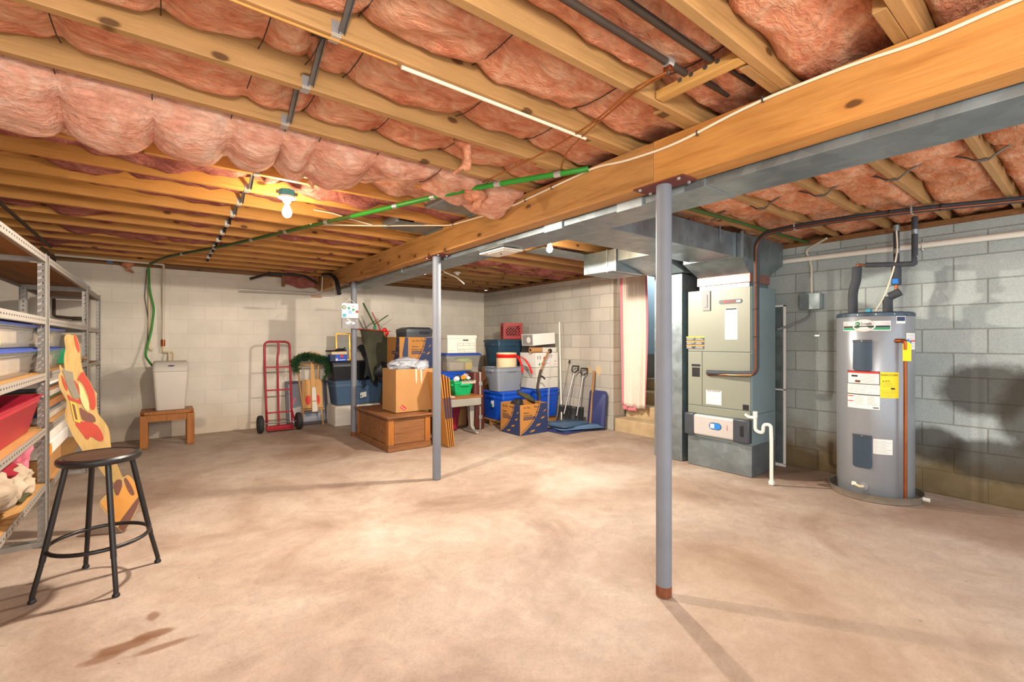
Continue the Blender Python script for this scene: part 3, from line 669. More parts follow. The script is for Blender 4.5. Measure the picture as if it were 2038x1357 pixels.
for p in ((4.462, 2.035, 1.87), (4.462, 2.035, 1.62), (4.462, 2.035, 1.36), (4.66, .78, 2.325), (4.55, 1.06, 2.325)):
    d = V((0, 0, 1)) if p[2] < 2 else V((-.3, .85, 0))
    MB().tube([V(p)+V((-.008, 0, 0))-d*.005, V(p)+V((-.008, 0, 0))+d*.005], .029, 12).build('tape_band', M['wire'], t)
for p in ((4.44, 1.69, 2.33), (4.585, .93, 2.33)):
    MB().tube([(p[0]+.03, p[1], CZ), (p[0]+.028, p[1], p[2]-.03), (p[0]-.03, p[1], p[2]-.03), (p[0]-.032, p[1], CZ)], .007, 4).build('pipe_strap', M['bracket'], t)
t = thing('junction_box', 'small grey electrical box on the right block wall beside the furnace', 'electrical box', (5.27, 1.86, 1.64))
MB().box(5.245, 5.328, 1.765, 1.955, 1.645, 1.80).build('box_body', M['furnside'], t, smooth=False, bevel=.004)
MB().box(5.238, 5.246, 1.76, 1.96, 1.64, 1.805).build('box_cover', M['galv_dark'], t, smooth=False, bevel=.003)
MB().tube(bend([(5.29, 1.86, 1.645), (5.28, 1.88, 1.56), (5.24, 2.05, 1.48), (5.12, 2.13, 1.44)], .06), .013, 10).build('conduit', M['grey'], t)
MB().tube(bend([(5.31, 1.87, 1.80), (5.31, 1.875, 2.12), (5.305, 1.93, 2.26), (5.2, 1.70, 2.33)], .06), .011, 8).build('conduit', M['pvcold'], t)
o = MB().box(5.315, 5.33, 1.80, 1.86, 1.365, 1.385).build('pipe_clip', M['bracket'], bevel=.002); tag(o, 'small metal clip stuck on the right wall below the electrical box', 'clip')
# clothes rod and hanging bits near the back wall
t = pipe('clothes_rod', M['alum'], bend([(.90, 7.6, 2.06), (1.93, 7.6, 2.075), (2.02, 7.58, 2.10), (2.025, 7.55, 2.36)], .06), .011, 'slim metal rod hung horizontally below the joists along the back wall', 'rod')
pipe('black_hose', M['black'], bend([(1.98, 7.35, 2.34), (1.98, 7.0, 2.3), (1.985, 6.7, 2.2), (2.0, 6.62, 1.98)], .12), .03, 'black flexible hose hanging beside the post at the back wall', 'hose')
pipe('black_hose', M['wire'], bend([(1.05, 7.75, 2.24), (1.30, 7.6, 2.33), (1.75, 7.55, 2.33), (1.98, 7.7, 2.24)], .1), .018, 'dark hose looped under the last joists above the clothes rod', 'hose')
o = MB().rings([[V((x, 7.80+.02*math.sin(x*9), 2.36)), V((x, 7.83+.02*math.sin(x*9), 2.36)), V((x, 7.83, 2.19+.02*math.sin(x*17)-.06*(x-1.5))), V((x, 7.80, 2.19+.02*math.sin(x*17)-.06*(x-1.5)))] for x in [1.5+.04*i for i in range(13)]]).build('insulation_flap', M['batt_dark'], ang=80)
tag(o, 'torn pinkish insulation flap hanging at the back wall beside the beam end', 'insulation')
for x, lab in ((1.50, 'left'), (1.99, 'right')):
    tag(MB().box(x-.02, x+.02, 7.74, 7.785, 2.16, 2.36).build('hanger_board', M['sill'], smooth=False), f'dark vertical board holding the torn insulation flap, {lab} end', 'board')
# wire coat hanger with white handle hooked on a joist
t = thing('coat_hanger', 'white coat hanger hooked under the joists behind the middle post', 'hanger', (3.15, 5.6, 2.1))
MB().tube(bend([(3.1, 5.62, 2.36), (3.1, 5.62, 2.30), (3.13, 5.62, 2.27), (3.0, 5.62, 2.19), (2.95, 5.62, 2.17)], .03), .005, 6).build('hanger_hook', M['bracket'], t)
MB().tube(bend([(3.12, 5.62, 2.275), (3.3, 5.6, 2.22), (3.42, 5.58, 2.13)], .05), .009, 6).build('hanger_arm', M['pvc'], t)
# ------------------------------------------------------------------ furnace
XFU, Y0, Y1 = 4.53, 2.11, 2.785
t = thing('furnace', 'tall tan and grey furnace air handler cabinet with galvanized base by the stair opening', 'furnace', (4.79, 2.45, 0))
MB().box(XFU, 5.045, Y0, Y1, 0, .30).build('return_base', M['galv'], t, smooth=False, bevel=.003)
MB().rings([[V((XFU-.001, Y0+.01, .29)), V((XFU-.001, Y1-.01, .29)), V((XFU-.001, Y1-.01, .02)), V((XFU-.001, Y0+.01, .02))], [V((XFU-.014, 2.44, .16))]*4], cap0=False, cap1=False).build('creased_panel', M['galv'], t, smooth=False)
MB().box(XFU+.004, 5.045, Y0, Y1, .301, .60).build('filter_section', M['furnside'], t, smooth=False, bevel=.003)
MB().box(XFU+.01, 5.045, Y0, Y1, .602, 1.852).build('cabinet', M['furnside'], t, smooth=False, bevel=.004)
def fpanel(n, y0, y1, z0, z1, mat=None, x=XFU, th=.012): return MB().box(x-.002, x+th, y0, y1, z0, z1).build(n, mat or M['furn'], t, smooth=False, bevel=.003)
fpanel('upper_panel', Y0+.012, Y1-.004, 1.212, 1.85)
fpanel('lower_panel', Y0+.012, 2.618, .64, 1.206); fpanel('coil_panel', 2.622, Y1-.004, .64, 1.206)
fpanel('blower_strip', Y0+.012, Y1-.004, .555, .634)
d = fpanel('breaker_cover', 2.525, 2.61, 1.635, 1.84, M['grey'], XFU-.012); MB().box(XFU-.02, XFU-.012, 2.553, 2.587, 1.67, 1.80).build('breaker_door', M['grey'], d, smooth=False, bevel=.003)
# brand badge: dark pill with a red disc and red lettering
U, VV, N = (0, -1, 0), (0, 0, 1), (-1, 0, 0)
def pill(w, h, n=8):
    r = h/2; return [(w/2-r+r*math.cos(a), r*math.sin(a)) for a in [(-.5+i/n)*PI for i in range(n+1)]]+[(-w/2+r+r*math.cos(a), r*math.sin(a)) for a in [(.5+i/n)*PI for i in range(n+1)]]
bd = MB().prism(pill(.235, .042), (XFU-.003, 2.318, 1.715), U, VV, N, .005).build('badge', M['dark'], t, smooth=False)
MB().prism([(.016*math.cos(a*PI/8), .016*math.sin(a*PI/8)) for a in range(16)], (XFU-.0085, 2.37, 1.715), U, VV, N, .002).build('badge_disc', M['red'], bd, smooth=False)
text('TRANE', .026, M['red'], bd, (XFU-.0085, 2.344, 1.706), U, VV)
MB().box(XFU-.0095, XFU-.008, 2.215, 2.255, 1.705, 1.724).build('badge_plate', M['silver'], bd, smooth=False)
def label_lines(parent, O, u, v, n, w, h, rows, mat=None, lw=.0022, seed=1):
    R = random.Random(seed); b = MB()
    for i in range(rows):
        y = h*(1-(i+.8)/(rows+.6)); a = .05*w; e = w*(.55+.4*R.random())
        b.prism([(a, y), (e, y), (e, y+lw), (a, y+lw)], O, u, v, n, .0004)
    return b.build('print_lines', mat or M['greyline'], parent, smooth=False)
def paper(parent, y0, z0, w, h, rows, head=True, seed=1, name='data_label'):
    O = (XFU-.0028, y0, z0)
    p = MB().prism([(0, 0), (w, 0), (w, h), (0, h)], O, U, VV, N, .0012).build(name, M['white'], parent, smooth=False)
    O2 = (XFU-.0041, y0, z0); label_lines(p, O2, U, VV, N, w, h*.93, rows, seed=seed)
    if head: MB().prism([(w*.06, h*.93), (w*.94, h*.93), (w*.94, h*.975), (w*.06, h*.975)], O2, U, VV, N, .0005).build('label_header', M['blackprint'], p, smooth=False)
paper(t, 2.372, 1.335, .125, .32, 24, seed=3); paper(t, 2.575, .665, .165, .145, 12, seed=4)
for r in range(3):
    for c in range(2):
        y = 2.80-.105*c; z = 1.325-.045*r
        q = MB().prism([(0, 0), (.10, 0), (.10, .042), (0, .042)], (XFU-.0028, y, z), U, VV, N, .0014).build('warning_label', M['dark'], t, smooth=False)
        MB().prism([(0, .031), (.10, .031), (.10, .042), (0, .042)], (XFU-.0043, y, z), U, VV, N, .0006).build('label_band', M['yellow' if r == 0 else 'orange'], q, smooth=False)
        label_lines(q, (XFU-.0043, y, z), U, VV, N, .10, .030, 3, M['silver'], .003, r*2+c)
fpanel('line_opening', 2.645, 2.735, .94, 1.04, M['black'], XFU-.003, .004); fpanel('line_opening', 2.64, 2.74, 1.05, 1.075, M['black'], XFU-.003, .004)
fpanel('drain_hole', 2.135, 2.195, .645, .70, M['black'], XFU-.003, .004)
# air cleaner front with screen
ac = MB().box(XFU-.05, XFU+.004, Y0+.005, Y1-.002, .335, .548).build('cleaner_front', M['silver'], t, smooth=True, bevel=.018)
for y0, y1 in ((Y0-.004, Y0+.16), (Y1-.105, Y1+.012)):
    e = MB().box(XFU-.056, XFU+.008, y0, y1, .325, .556).build('end_cap', M['dark'], ac, smooth=True, bevel=.014)
MB().box(XFU-.06, XFU-.05, Y0+.05, Y0+.085, .39, .50).build('grip', M['black'], ac, bevel=.006)
p = MB().prism(pill(.13, .07), (XFU-.0505, 2.45, .452), U, VV, N, .003).build('display_frame', M['dark'], ac, smooth=False)
MB().prism([(x*.9, y*.86) for x, y in pill(.13, .07)], (XFU-.0535, 2.45, .452), U, VV, N, .0012).build('display_panel', M['bluescreen'], p, smooth=False)
MB().prism([(-.05, -.022), (-.008, -.022), (-.008, .022), (-.05, .022)], (XFU-.0548, 2.45, .452), U, VV, N, .0008).build('display_icon', M['white'], p, smooth=False)
MB().prism([(.005*math.cos(a*PI/4), .005*math.sin(a*PI/4)) for a in range(8)], (XFU-.0505, 2.325, .475), U, VV, N, .001).build('logo_dot', M['red'], ac, smooth=False)
MB().prism([(-.003, -.03), (.003, -.03), (.003, .01), (-.003, .01)], (XFU-.0505, 2.325, .455), U, VV, N, .001).build('logo_stroke', M['red'], ac, smooth=False)
t = thing('condensate_drain', 'white plastic condensate drain with a trap at the furnace corner', 'pipe', (4.45, 2.0, 0))
MB().tube([(4.53, 2.165, .60), (4.45, 2.10, .596), (4.45, 2.045, .596)], .015, 10).build('drain_pipe', M['pvc'], t)
MB().tube(bend([(4.45, 2.04, .645), (4.45, 2.04, .475), (4.45, 1.97, .46), (4.45, 1.965, .545), (4.45, 1.90, .55), (4.45, 1.895, .40), (4.45, 1.895, .03)], .05, 6), .0155, 12).build('drain_trap', M['pvc'], t)
MB().cyl((4.45, 2.04, .60), (4.45, 2.04, .655), .02).build('vent_tee', M['pvc'], t)
MB().box(4.43, 4.47, 1.875, 1.915, 0, .04).build('drain_foot', M['pvc'], t, bevel=.006)
t = thing('window_screen', 'narrow white framed screen leaning on the wall behind the furnace', 'screen', (5.2, 2.1, 0))
for b_ in ((5.19, 5.215, 2.075, 2.095, .02, 1.70), (5.19, 5.215, 2.30, 2.32, .02, 1.70), (5.19, 5.215, 2.075, 2.32, 1.68, 1.70), (5.19, 5.215, 2.075, 2.32, .0, .03), (5.19, 5.215, 2.075, 2.32, .80, .815)):
    MB().box(*b_).build('frame_bar', M['white'], t, smooth=False, bevel=.002)
MB().box(5.198, 5.204, 2.09, 2.31, .02, 1.69).build('mesh_panel', M['galv_dark'], t, smooth=False)
# ------------------------------------------------------------------ water heater
HX, HY, HR = 4.93, 1.253, .268
H0 = math.radians(194.3)
t = thing('water_heater', 'tall grey electric water heater standing in a drain pan by the right wall', 'water heater', (HX, HY, .012))
MB().lathe([(0, .012), (HR-.01, .012), (HR, .03), (HR, 1.53), (HR-.004, 1.536)], (HX, HY, 0), 64).build('tank', M['heater'], t)
MB().lathe([(HR+.003, 1.525), (HR+.003, 1.552), (HR-.012, 1.562), (0, 1.57)], (HX, HY, 0), 64, cap0=True).build('top_cap', M['heatercap'], t)
for k in range(8):
    a = H0+math.radians(-50+26*k); MB().cyl((HX+math.cos(a)*(HR+.002), HY+math.sin(a)*(HR+.002), 1.54), (HX+math.cos(a)*(HR+.007), HY+math.sin(a)*(HR+.007), 1.54), .004, seg=8).build('cap_screw', M['bracket'], t)
def hp(ph, z, r=HR): a = H0+math.radians(ph); return V((HX+math.cos(a)*r, HY+math.sin(a)*r, z))
def cpatch(name, mat, p0, p1, z0, z1, parent, lift=.0015, th=.001, round_=0, bev=0):
    n = max(4, int(abs(p1-p0)/3)); b = MB(); rs = []
    for i in range(n+1):
        ph = p0+(p1-p0)*i/n; e = 0
        if round_: e = max(0, round_-min(i, n-i)/n*abs(z1-z0)*.8)*.6
        rs.append([hp(ph, z0+e, HR+lift), hp(ph, z1-e, HR+lift), hp(ph, z1-e, HR+lift+th), hp(ph, z0+e, HR+lift+th)])
    return b.rings(rs).build(name, mat, parent, smooth=True, bevel=bev)
def ctext(s, size, mat, parent, ph, z, lift=.003, sx=1.0):
    def bf(x, y, zz): return hp(ph+math.degrees(x*sx/HR), z+y, HR+lift+zz)
    return text(s, size, mat, parent, (0, 0, 0), (1, 0, 0), (0, 1, 0), bend=bf)
def clines(parent, p0, p1, z0, z1, rows, mat=None, lift=.0028, seed=0, lw=.0022):
    R = random.Random(seed); b = MB()
    for i in range(rows):
        z = z1-(z1-z0)*(i+.6)/rows; q1 = p0+(p1-p0)*(.6+.4*R.random()); n = 5
        b.rings([[hp(p0+(q1-p0)*j/n, z, HR+lift), hp(p0+(q1-p0)*j/n, z+lw, HR+lift), hp(p0+(q1-p0)*j/n, z+lw, HR+lift+.0004), hp(p0+(q1-p0)*j/n, z, HR+lift+.0004)] for j in range(n+1)])
    return b.build('print_lines', mat or M['greyline'], parent, smooth=False)
# logo plate
q = cpatch('logo_plate', M['white'], -51, 23, 1.405, 1.485, t)
cpatch('logo_band', M['silver'], -50, 22, 1.447, 1.478, q, .003); cpatch('logo_band', M['blackprint'], -50, 22, 1.432, 1.446, q, .003); cpatch('logo_band', M['greenprint'], -50, 22, 1.412, 1.431, q, .003)
b = MB(); rs = [hp(-15+17*math.cos(a*PI/16), 1.448+.052*math.sin(a*PI/16), HR+.0045) for a in range(32)]
vs = [b.bm.verts.new(p) for p in rs]; c0 = b.bm.verts.new(hp(-15, 1.448, HR+.006))
for i in range(32): b.bm.faces.new((vs[i], vs[(i+1) % 32], c0))
b.build('logo_oval', M['white'], q, solid=.001)
b = MB(); cc = hp(-24, 1.462, HR+.0065)
vs = [b.bm.verts.new(hp(-24+3.6*math.cos(a*PI/8), 1.464+.017*math.sin(a*PI/8), HR+.0068)) for a in range(16)]; b.bm.faces.new(vs); b.build('logo_disc', M['greenprint'], q, solid=.0008)
ctext('ao', .022, M['white'], q, -26.6, 1.458, .0076); ctext('Smith', .033, M['blackprint'], q, -19.5, 1.453, .0068)
cpatch('logo_band', M['blackprint'], -29, -1, 1.437, 1.446, q, .0066)
for z0, z1 in ((1.07, 1.328), (.262, .535)):
    c = cpatch('access_cover', M['heatercap'], -31, -3, z0, z1, t, .002, .012, .02, .004)
    cpatch('cover_lip', M['dark'], -31, -3, z1-.02, z1+.002, c, .010, .006, 0, .002)
    MB().cyl(hp(-17, z1-.008, HR+.015), hp(-17, z1-.008, HR+.02), .004, seg=8).build('cover_screw', M['bracket'], c)
q = cpatch('warning_label', M['white'], -41.5, 7.5, .755, 1.07, t)
cpatch('label_border', M['blackprint'], -41.5, 7.5, .958, 1.07, q, .0026); cpatch('label_field', M['white'], -40.5, 6.6, .964, 1.05, q, .0035); cpatch('label_band', M['red'], -40.5, 6.6, 1.052, 1.066, q, .0036)
cpatch('label_band', M['blackprint'], -41.5, 7.5, .868, .876, q, .0026)
cpatch('pictogram', M['blackprint'], -34, -24, 1.018, 1.034, q, .0046); cpatch('pictogram', M['cutbrown'], -28, -20, .972, .992, q, .0046)
cpatch('label_band', M['red'], -41, -31, .85, .858, q, .0027); cpatch('label_band', M['red'], -41, -31, .808, .815, q, .0027); cpatch('label_band', M['blackprint'], -2, 6, .765, .773, q, .0027)
clines(q, -20, 5, .968, 1.045, 8, None, .0046, 1); clines(q, -40, 5, .885, .95, 5, None, .0028, 2); clines(q, -28, -12, .785, .86, 8, None, .0028, 3); clines(q, -10, 5, .785, .86, 8, None, .0028, 4)
q = cpatch('energy_label', M['yellow'], 8, 35, .855, 1.065, t)
ctext('ENERGYGUIDE', .021, M['blackprint'], q, 8.8, 1.035, .003, .83); ctext('$ 419', .019, M['blackprint'], q, 11, .985, .003, 1.1)
cpatch('price_bar', M['blackprint'], 23, 29, .925, .938, q, .0028); clines(q, 9.5, 32, .862, .92, 5, M['dark'], .0028, 6, .0014); clines(q, 9.5, 32, .942, .98, 3, M['dark'], .0028, 7, .0014)
q = cpatch('data_label', M['white'], -2, 25.5, .392, .515, t); clines(q, 0, 24, .40, .505, 9, None, .0028, 8)
q = cpatch('small_label', M['white'], 31, 47, 1.462, 1.522, t); cpatch('label_field', M['blueprint'], 32, 46, 1.482, 1.517, q, .0027)
q = cpatch('side_label', M['white'], 49, 76, 1.25, 1.385, t); cpatch('label_band', M['red'], 49, 76, 1.315, 1.326, q, .0027); clines(q, 51, 74, 1.26, 1.31, 5, None, .0028, 9); clines(q, 51, 74, 1.33, 1.38, 5, None, .0028, 10)
MB().tube(bend([hp(31, 1.322, HR-.005), hp(36, 1.322, HR+.03), hp(38.5, 1.318, HR+.045), hp(38.5, 1.25, HR+.045)], .02), .017, 10).build('relief_valve', M['copper'], t)
MB().tube([hp(38.5, 1.30, HR+.045), hp(38.5, .06, HR+.045)], .0125, 12).build('relief_pipe', M['copper'], t)
MB().prism([(-.026, 0), (.026, 0), (.026, .135), (.012, .155), (-.014, .155), (-.026, .135)], hp(38.5, 1.16, HR+.06), (.2, -.98, 0), (0, 0, 1), (-.98, -.2, 0), .001).build('yellow_tag', M['yellow'], t, smooth=False)
MB().cyl(hp(40, 1.33, HR+.05), hp(43, 1.30, HR+.065), .012, seg=8).build('valve_lever', M['bluescreen'], t)
MB().lathe([(.036, 0), (.034, .006), (.0, .007)], hp(-16, .105, HR-.001), 20, Matrix.Rotation(H0+math.radians(-16), 4, 'Z') @ Matrix.Rotation(PI/2, 4, 'Y')).build('drain_flange', M['heater'], t)
MB().tube(bend([hp(-16, .105, HR), hp(-19, .108, HR+.04), hp(-24, .125, HR+.05)], .02), .012, 10).build('drain_valve', M['cpvc'], t)
MB().cyl(hp(-24, .125, HR+.045), hp(-26, .130, HR+.06), .017, seg=10).build('valve_cap', M['pvc'], t)
# foam covered pipes on top, copper nipples
wp = bend([(4.90, 1.40, 1.565), (4.90, 1.40, 1.76), (4.89, 1.37, 1.86), (4.90, 1.37, 1.975)], .04)
MB().tube(wp, .036, 14).build('foam_pipe', M['foam'], t)
MB().tube(bend([(4.90, 1.37, 1.96), (4.90, 1.37, 1.995), (4.92, 1.30, 1.985), (4.93, .985, 1.955)], .02), .011, 8).build('copper_elbow', M['copper'], t)
MB().tube(bend([(4.905, 1.31, 1.985), (4.93, .985, 1.955), (4.94, .985, 2.345)], .012, 3), .021, 12).build('foam_pipe', M['foam'], t)
for p, q_ in (((4.918, 1.22, 1.976), (4.92, 1.17, 1.971)), ((4.92, 1.25, 1.979), (4.918, 1.27, 1.981)), ((4.934, .985, 2.02), (4.935, .985, 1.975)), ((4.937, .985, 2.24), (4.938, .985, 2.20))):
    MB().cyl(p, q_, .0225, seg=12).build('tape_band', M['galv_bright'], t)
MB().cyl((4.95, 1.165, 1.565), (4.95, 1.165, 1.70), .036, seg=14).build('foam_pipe', M['foam'], t)
MB().cyl((4.945, 1.15, 1.70), (4.945, 1.08, 1.735), .034, seg=14).build('foam_pipe', M['foam'], t)
MB().cyl((4.945, 1.105, 1.73), (4.945, 1.105, 1.80), .012, seg=10).build('copper_elbow', M['copper'], t)
MB().cyl((4.945, 1.105, 1.795), (4.945, 1.105, 1.97), .034, seg=14).build('foam_pipe', M['foam'], t)
MB().cyl((4.945, 1.105, 1.96), (4.945, 1.105, 2.30), .021, seg=12).build('foam_pipe', M['foam'], t)
MB().box(4.90, 4.93, 1.085, 1.125, 1.80, 1.845).build('union_tag', M['bluescreen'], t, bevel=.004)
for z0, z1 in ((2.25, 2.30), (2.06, 2.10)): MB().cyl((4.945, 1.105, z0), (4.945, 1.105, z1), .0225, seg=12).build('tape_band', M['galv_bright'], t)
MB().tube(bend([(4.92, 1.10, 2.25), (4.915, 1.09, 2.08), (4.91, 1.12, 1.90), (4.92, 1.18, 1.70), (4.93, 1.25, 1.57)], .1), .006, 6).build('power_cable', M['romex'], t)
MB().box(4.90, 4.94, 1.27, 1.31, 1.565, 1.60).build('wire_cap', M['bluebox'], t, bevel=.006)
p = thing('drain_pan', 'round metal drain pan under the water heater', 'pan', (HX, HY, 0))
MB().lathe([(0, .001), (.318, .001), (.328, .055), (.331, .058), (.326, .058), (.314, .006), (0, .006)], (HX, HY, 0), 64).build('pan_shell', M['pan'], p)
MB().cyl(hp(74, .035, .325), hp(74, .035, .365), .016, seg=12).build('pan_outlet', M['pvc'], p)
# ------------------------------------------------------------------ containers
def tote(label, x0, x1, y0, y1, z0, z1, mat, lidmat, tp=.035, group=None, lid=True, r=.03, handles=True, name='storage_tote', lh=.035, ribs=True):
    t = thing(name, label, 'storage bin', ((x0+x1)/2, (y0+y1)/2, z0), 0, group)
    zt = z1-(lh if lid else 0); zr = z0+(zt-z0)*.80
    m = lambda z: tp*(1-(z-z0)/(zt-z0))
    lv = [(z0, x0+tp, x1-tp, y0+tp, y1-tp, r)]
    lv += [(zr, x0+m(zr), x1-m(zr), y0+m(zr), y1-m(zr), r), (zr+.006, x0+m(zr)-.006, x1-m(zr)+.006, y0+m(zr)-.006, y1-m(zr)+.006, r), (zt-.008, x0+.004, x1-.004, y0+.004, y1-.004, r)]
    lv += [(zt-.007, x0-.008, x1+.008, y0-.008, y1+.008, r), (zt, x0-.008, x1+.008, y0-.008, y1+.008, r)]
    lv += [(zt, x0+.006, x1-.006, y0+.006, y1-.006, r*.8), (z0+.006, x0+tp+.006, x1-tp-.006, y0+tp+.006, y1-tp-.006, r*.8)]
    MB().rr(lv).build('bin_body', mat, t, ang=35)
    if lid:
        MB().rr([(zt+.001, x0-.014, x1+.014, y0-.014, y1+.014, r*1.1), (zt+lh*.55, x0-.014, x1+.014, y0-.014, y1+.014, r*1.1), (zt+lh*.6, x0, x1, y0, y1, r), (zt+lh, x0+.012, x1-.012, y0+.012, y1-.012, r)]).build('bin_lid', lidmat, t, ang=35)
    if handles:
        cy, cx = (y0+y1)/2, (x0+x1)/2; zz = zt-.06
        MB().box(x0-.014, x0+.02, cy-.07, cy+.07, zz-.012, zz+.02).build('handle', lidmat if lid else mat, t, bevel=.006)
        MB().box(cx-.08, cx+.08, y0-.014, y0+.02, zz-.012, zz+.02).build('handle', lidmat if lid else mat, t, bevel=.006)
    if ribs:
        for f in (.3, .7):
            b = MB(); x = x0+(x1-x0)*f; a = z0+.03; e = zr-.02
            b.rings([[V((x-w, y0+m(z)-.004, z)), V((x+w, y0+m(z)-.004, z)), V((x+w, y0+m(z)+.012, z)), V((x-w, y0+m(z)+.012, z))] for z, w in ((a, .012), (e, .012))])
            b.build('bin_rib', mat, t, smooth=False)
    return t
def carton(label, x0, x1, y0, y1, z0, z1, mat, group=None, opened=False, name='cardboard_box', inner=None, tape=True, cat='box', rz=0):
    cx, cy = (x0+x1)/2, (y0+y1)/2
    t = thing(name, label, cat, (cx, cy, z0), rz, group); w = .005
    x0, x1, y0, y1, z1, z0 = x0-cx, x1-cx, y0-cy, y1-cy, z1-z0, 0
    b = MB(); b.box(x0, x1, y0, y1, z0, z0+w); b.box(x0, x0+w, y0, y1, z0, z1); b.box(x1-w, x1, y0, y1, z0, z1); b.box(x0, x1, y0, y0+w, z0, z1); b.box(x0, x1, y1-w, y1, z0, z1)
    b.build('carton', mat, t, smooth=False, bevel=.002, local=True)
    if not opened:
        c = (y0+y1)/2
        MB().box(x0, x1, y0, c-.001, z1, z1+.004).build('flap', mat, t, smooth=False, local=True); MB().box(x0, x1, c+.001, y1, z1, z1+.004).build('flap', mat, t, smooth=False, local=True)
        if tape: MB().box(x0-.002, x1+.002, c-.025, c+.025, z1+.0035, z1+.005).build('tape', inner or M['brownpaper'], t, smooth=False, local=True)
    return t
def face(parent, name, mat, pts, O, u, v, n, lift=.0006, th=.0008): return MB().prism(pts, V(O)+V(n)*lift, u, v, n, th).build(name, mat, parent, smooth=False)
def moving_print(t, O, u, v, n, w, h, words, s=1.0, bg=None):
    """navy road print with dashes and lettering on a face w by h"""
    C = [(0, .0), (.16, .10), (.36, .27), (.52, .46), (.63, .66), (.70, .86), (.73, 1.0)]
    face(t, 'navy_print', M['blueprint'], [(w*x, h*y) for x, y in C]+[(w, h), (w, 0)], O, u, v, n)
    E_ = [(w*x, h*y) for x, y in C]; F_ = [(w*(x-.035), h*(y+.03)) for x, y in C]
    face(t, 'road_edge', M['blueprint'], E_[:0]+[(max(0, a-.03*w), b+.03*h) for a, b in E_]+[(max(0, a-.05*w), b+.035*h) for a, b in E_][::-1], O, u, v, n)
    for x, y, q in ((.34, .06, .15), (.56, .24, .14), (.74, .47, .11), (.83, .70, .07)):
        face(t, 'road_dash', bg or M['card2'], [(w*x, h*y), (w*(x+q), h*(y+.02)), (w*(x+q+.05), h*(y+.085)), (w*(x+.06), h*(y+.065))], O, u, v, n, .0016)
    O = V(O); u, v = V(u), V(v)
    for s_, x, y, sz in words: text(s_, sz*h, M['blackprint'], t, O+u*(w*x)+v*(h*y)+V(n)*.0008, u, v)
    face(t, 'name_bar', M['blueprint'], [(w*.12, h*.49), (w*.55, h*.49), (w*.55, h*.585), (w*.12, h*.585)], O, u, v, n)
    text('MEDIUM BOX', .072*h, bg or M['card2'], t, O+u*(w*.135)+v*(h*.512)+V(n)*.0018, u, v)
WORDS = [('On The', .12, .87, .085), ('Move', .5, .87, .095), ('Games,', .12, .70, .08), ('Kitchen, Etc.', .12, .61, .075), ('Toys', .56, .70, .06)]
UX, UZ, NY = (1, 0, 0), (0, 0, 1), (0, -1, 0)
UYm, NX = (0, -1, 0), (-1, 0, 0)
# open moving box at front right
t = carton('open moving box with a navy road print on the floor before the blue bins', 3.965, 4.475, 4.995, 5.455, 0, .425, M['card2'], None, True, 'moving_box')
moving_print(t, (3.965, 4.995, 0), UX, UZ, NY, .51, .425, WORDS)
moving_print(t, (3.965, 5.455, 0), UYm, UZ, NX, .46, .425, WORDS)
# corner strips hide nothing: the printed corner band of the carton
MB().box(3.9645, 3.985, 4.9935, 4.9945, .0, .425).build('corner_band', M['card2'], t, smooth=False)
b = MB(); b.blob((4.10, 5.22, .36), (.10, .12, .11), 4, .5, 3, 2.5)
tag(b.build('dark_bag', M['snowblade'], ang=80), 'crumpled dark bag stuffed in the open moving box', 'bag')
b = MB(); rs = []
for i in range(9):
    f = i/8; c = V((4.02+.30*f, 5.12+.02*math.sin(f*5), .60-.16*f)); w = .066-.015*math.sin(f*7)
    rs.append([c+V((.35*w*math.cos(a), w*math.cos(a)*.6, w*.55*math.sin(a)*(1+.3*math.sin(a*3+f*6)))) for a in [k*PI/6 for k in range(12)]])
b.rings(rs); tag(b.build('camouflage_cloth', M['camo'], ang=80), 'folded camouflage cloth sticking out of the open moving box', 'clothing')
# moving box stack behind the big carton
carton('plain cardboard box under the stacked moving box behind the big carton', 2.80, 3.34, 6.42, 6.86, 0, .44, M['card'], None)
carton('second plain cardboard box, directly under the stacked moving box', 2.81, 3.33, 6.42, 6.86, .447, .875, M['card'], None)
t = carton('closed moving box with navy road print under a dark plastic case', 2.80, 3.345, 6.40, 6.86, .882, 1.375, M['card2'], None, False, 'moving_box')
moving_print(t, (2.95, 6.40, .882), UX, UZ, NY, .395, .49, WORDS); moving_print(t, (2.80, 6.72, .882), UYm, UZ, NX, .32, .49, [])
face(t, 'navy_print', M['blueprint'], [(0, 0), (.05, 0), (.05, .25), (.09, .49), (.14, .49), (.14, 0)], (2.80, 6.40, .882), UX, UZ, NY)
t = thing('plastic_case', 'dark grey plastic case on top of the stacked moving box', 'case', (3.13, 6.6, 1.382))
MB().rr([(1.382, 2.92, 3.36, 6.42, 6.80, .03), (1.45, 2.915, 3.365, 6.415, 6.805, .03)]).build('case_base', M['dark'], t)
MB().rr([(1.452, 2.91, 3.37, 6.41, 6.81, .03), (1.50, 2.915, 3.365, 6.415, 6.805, .03), (1.53, 2.99, 3.33, 6.45, 6.78, .03)]).build('case_lid', M['dark'], t)
MB().box(3.14, 3.30, 6.395, 6.412, 1.43, 1.465).build('case_handle', M['black'], t, bevel=.004)
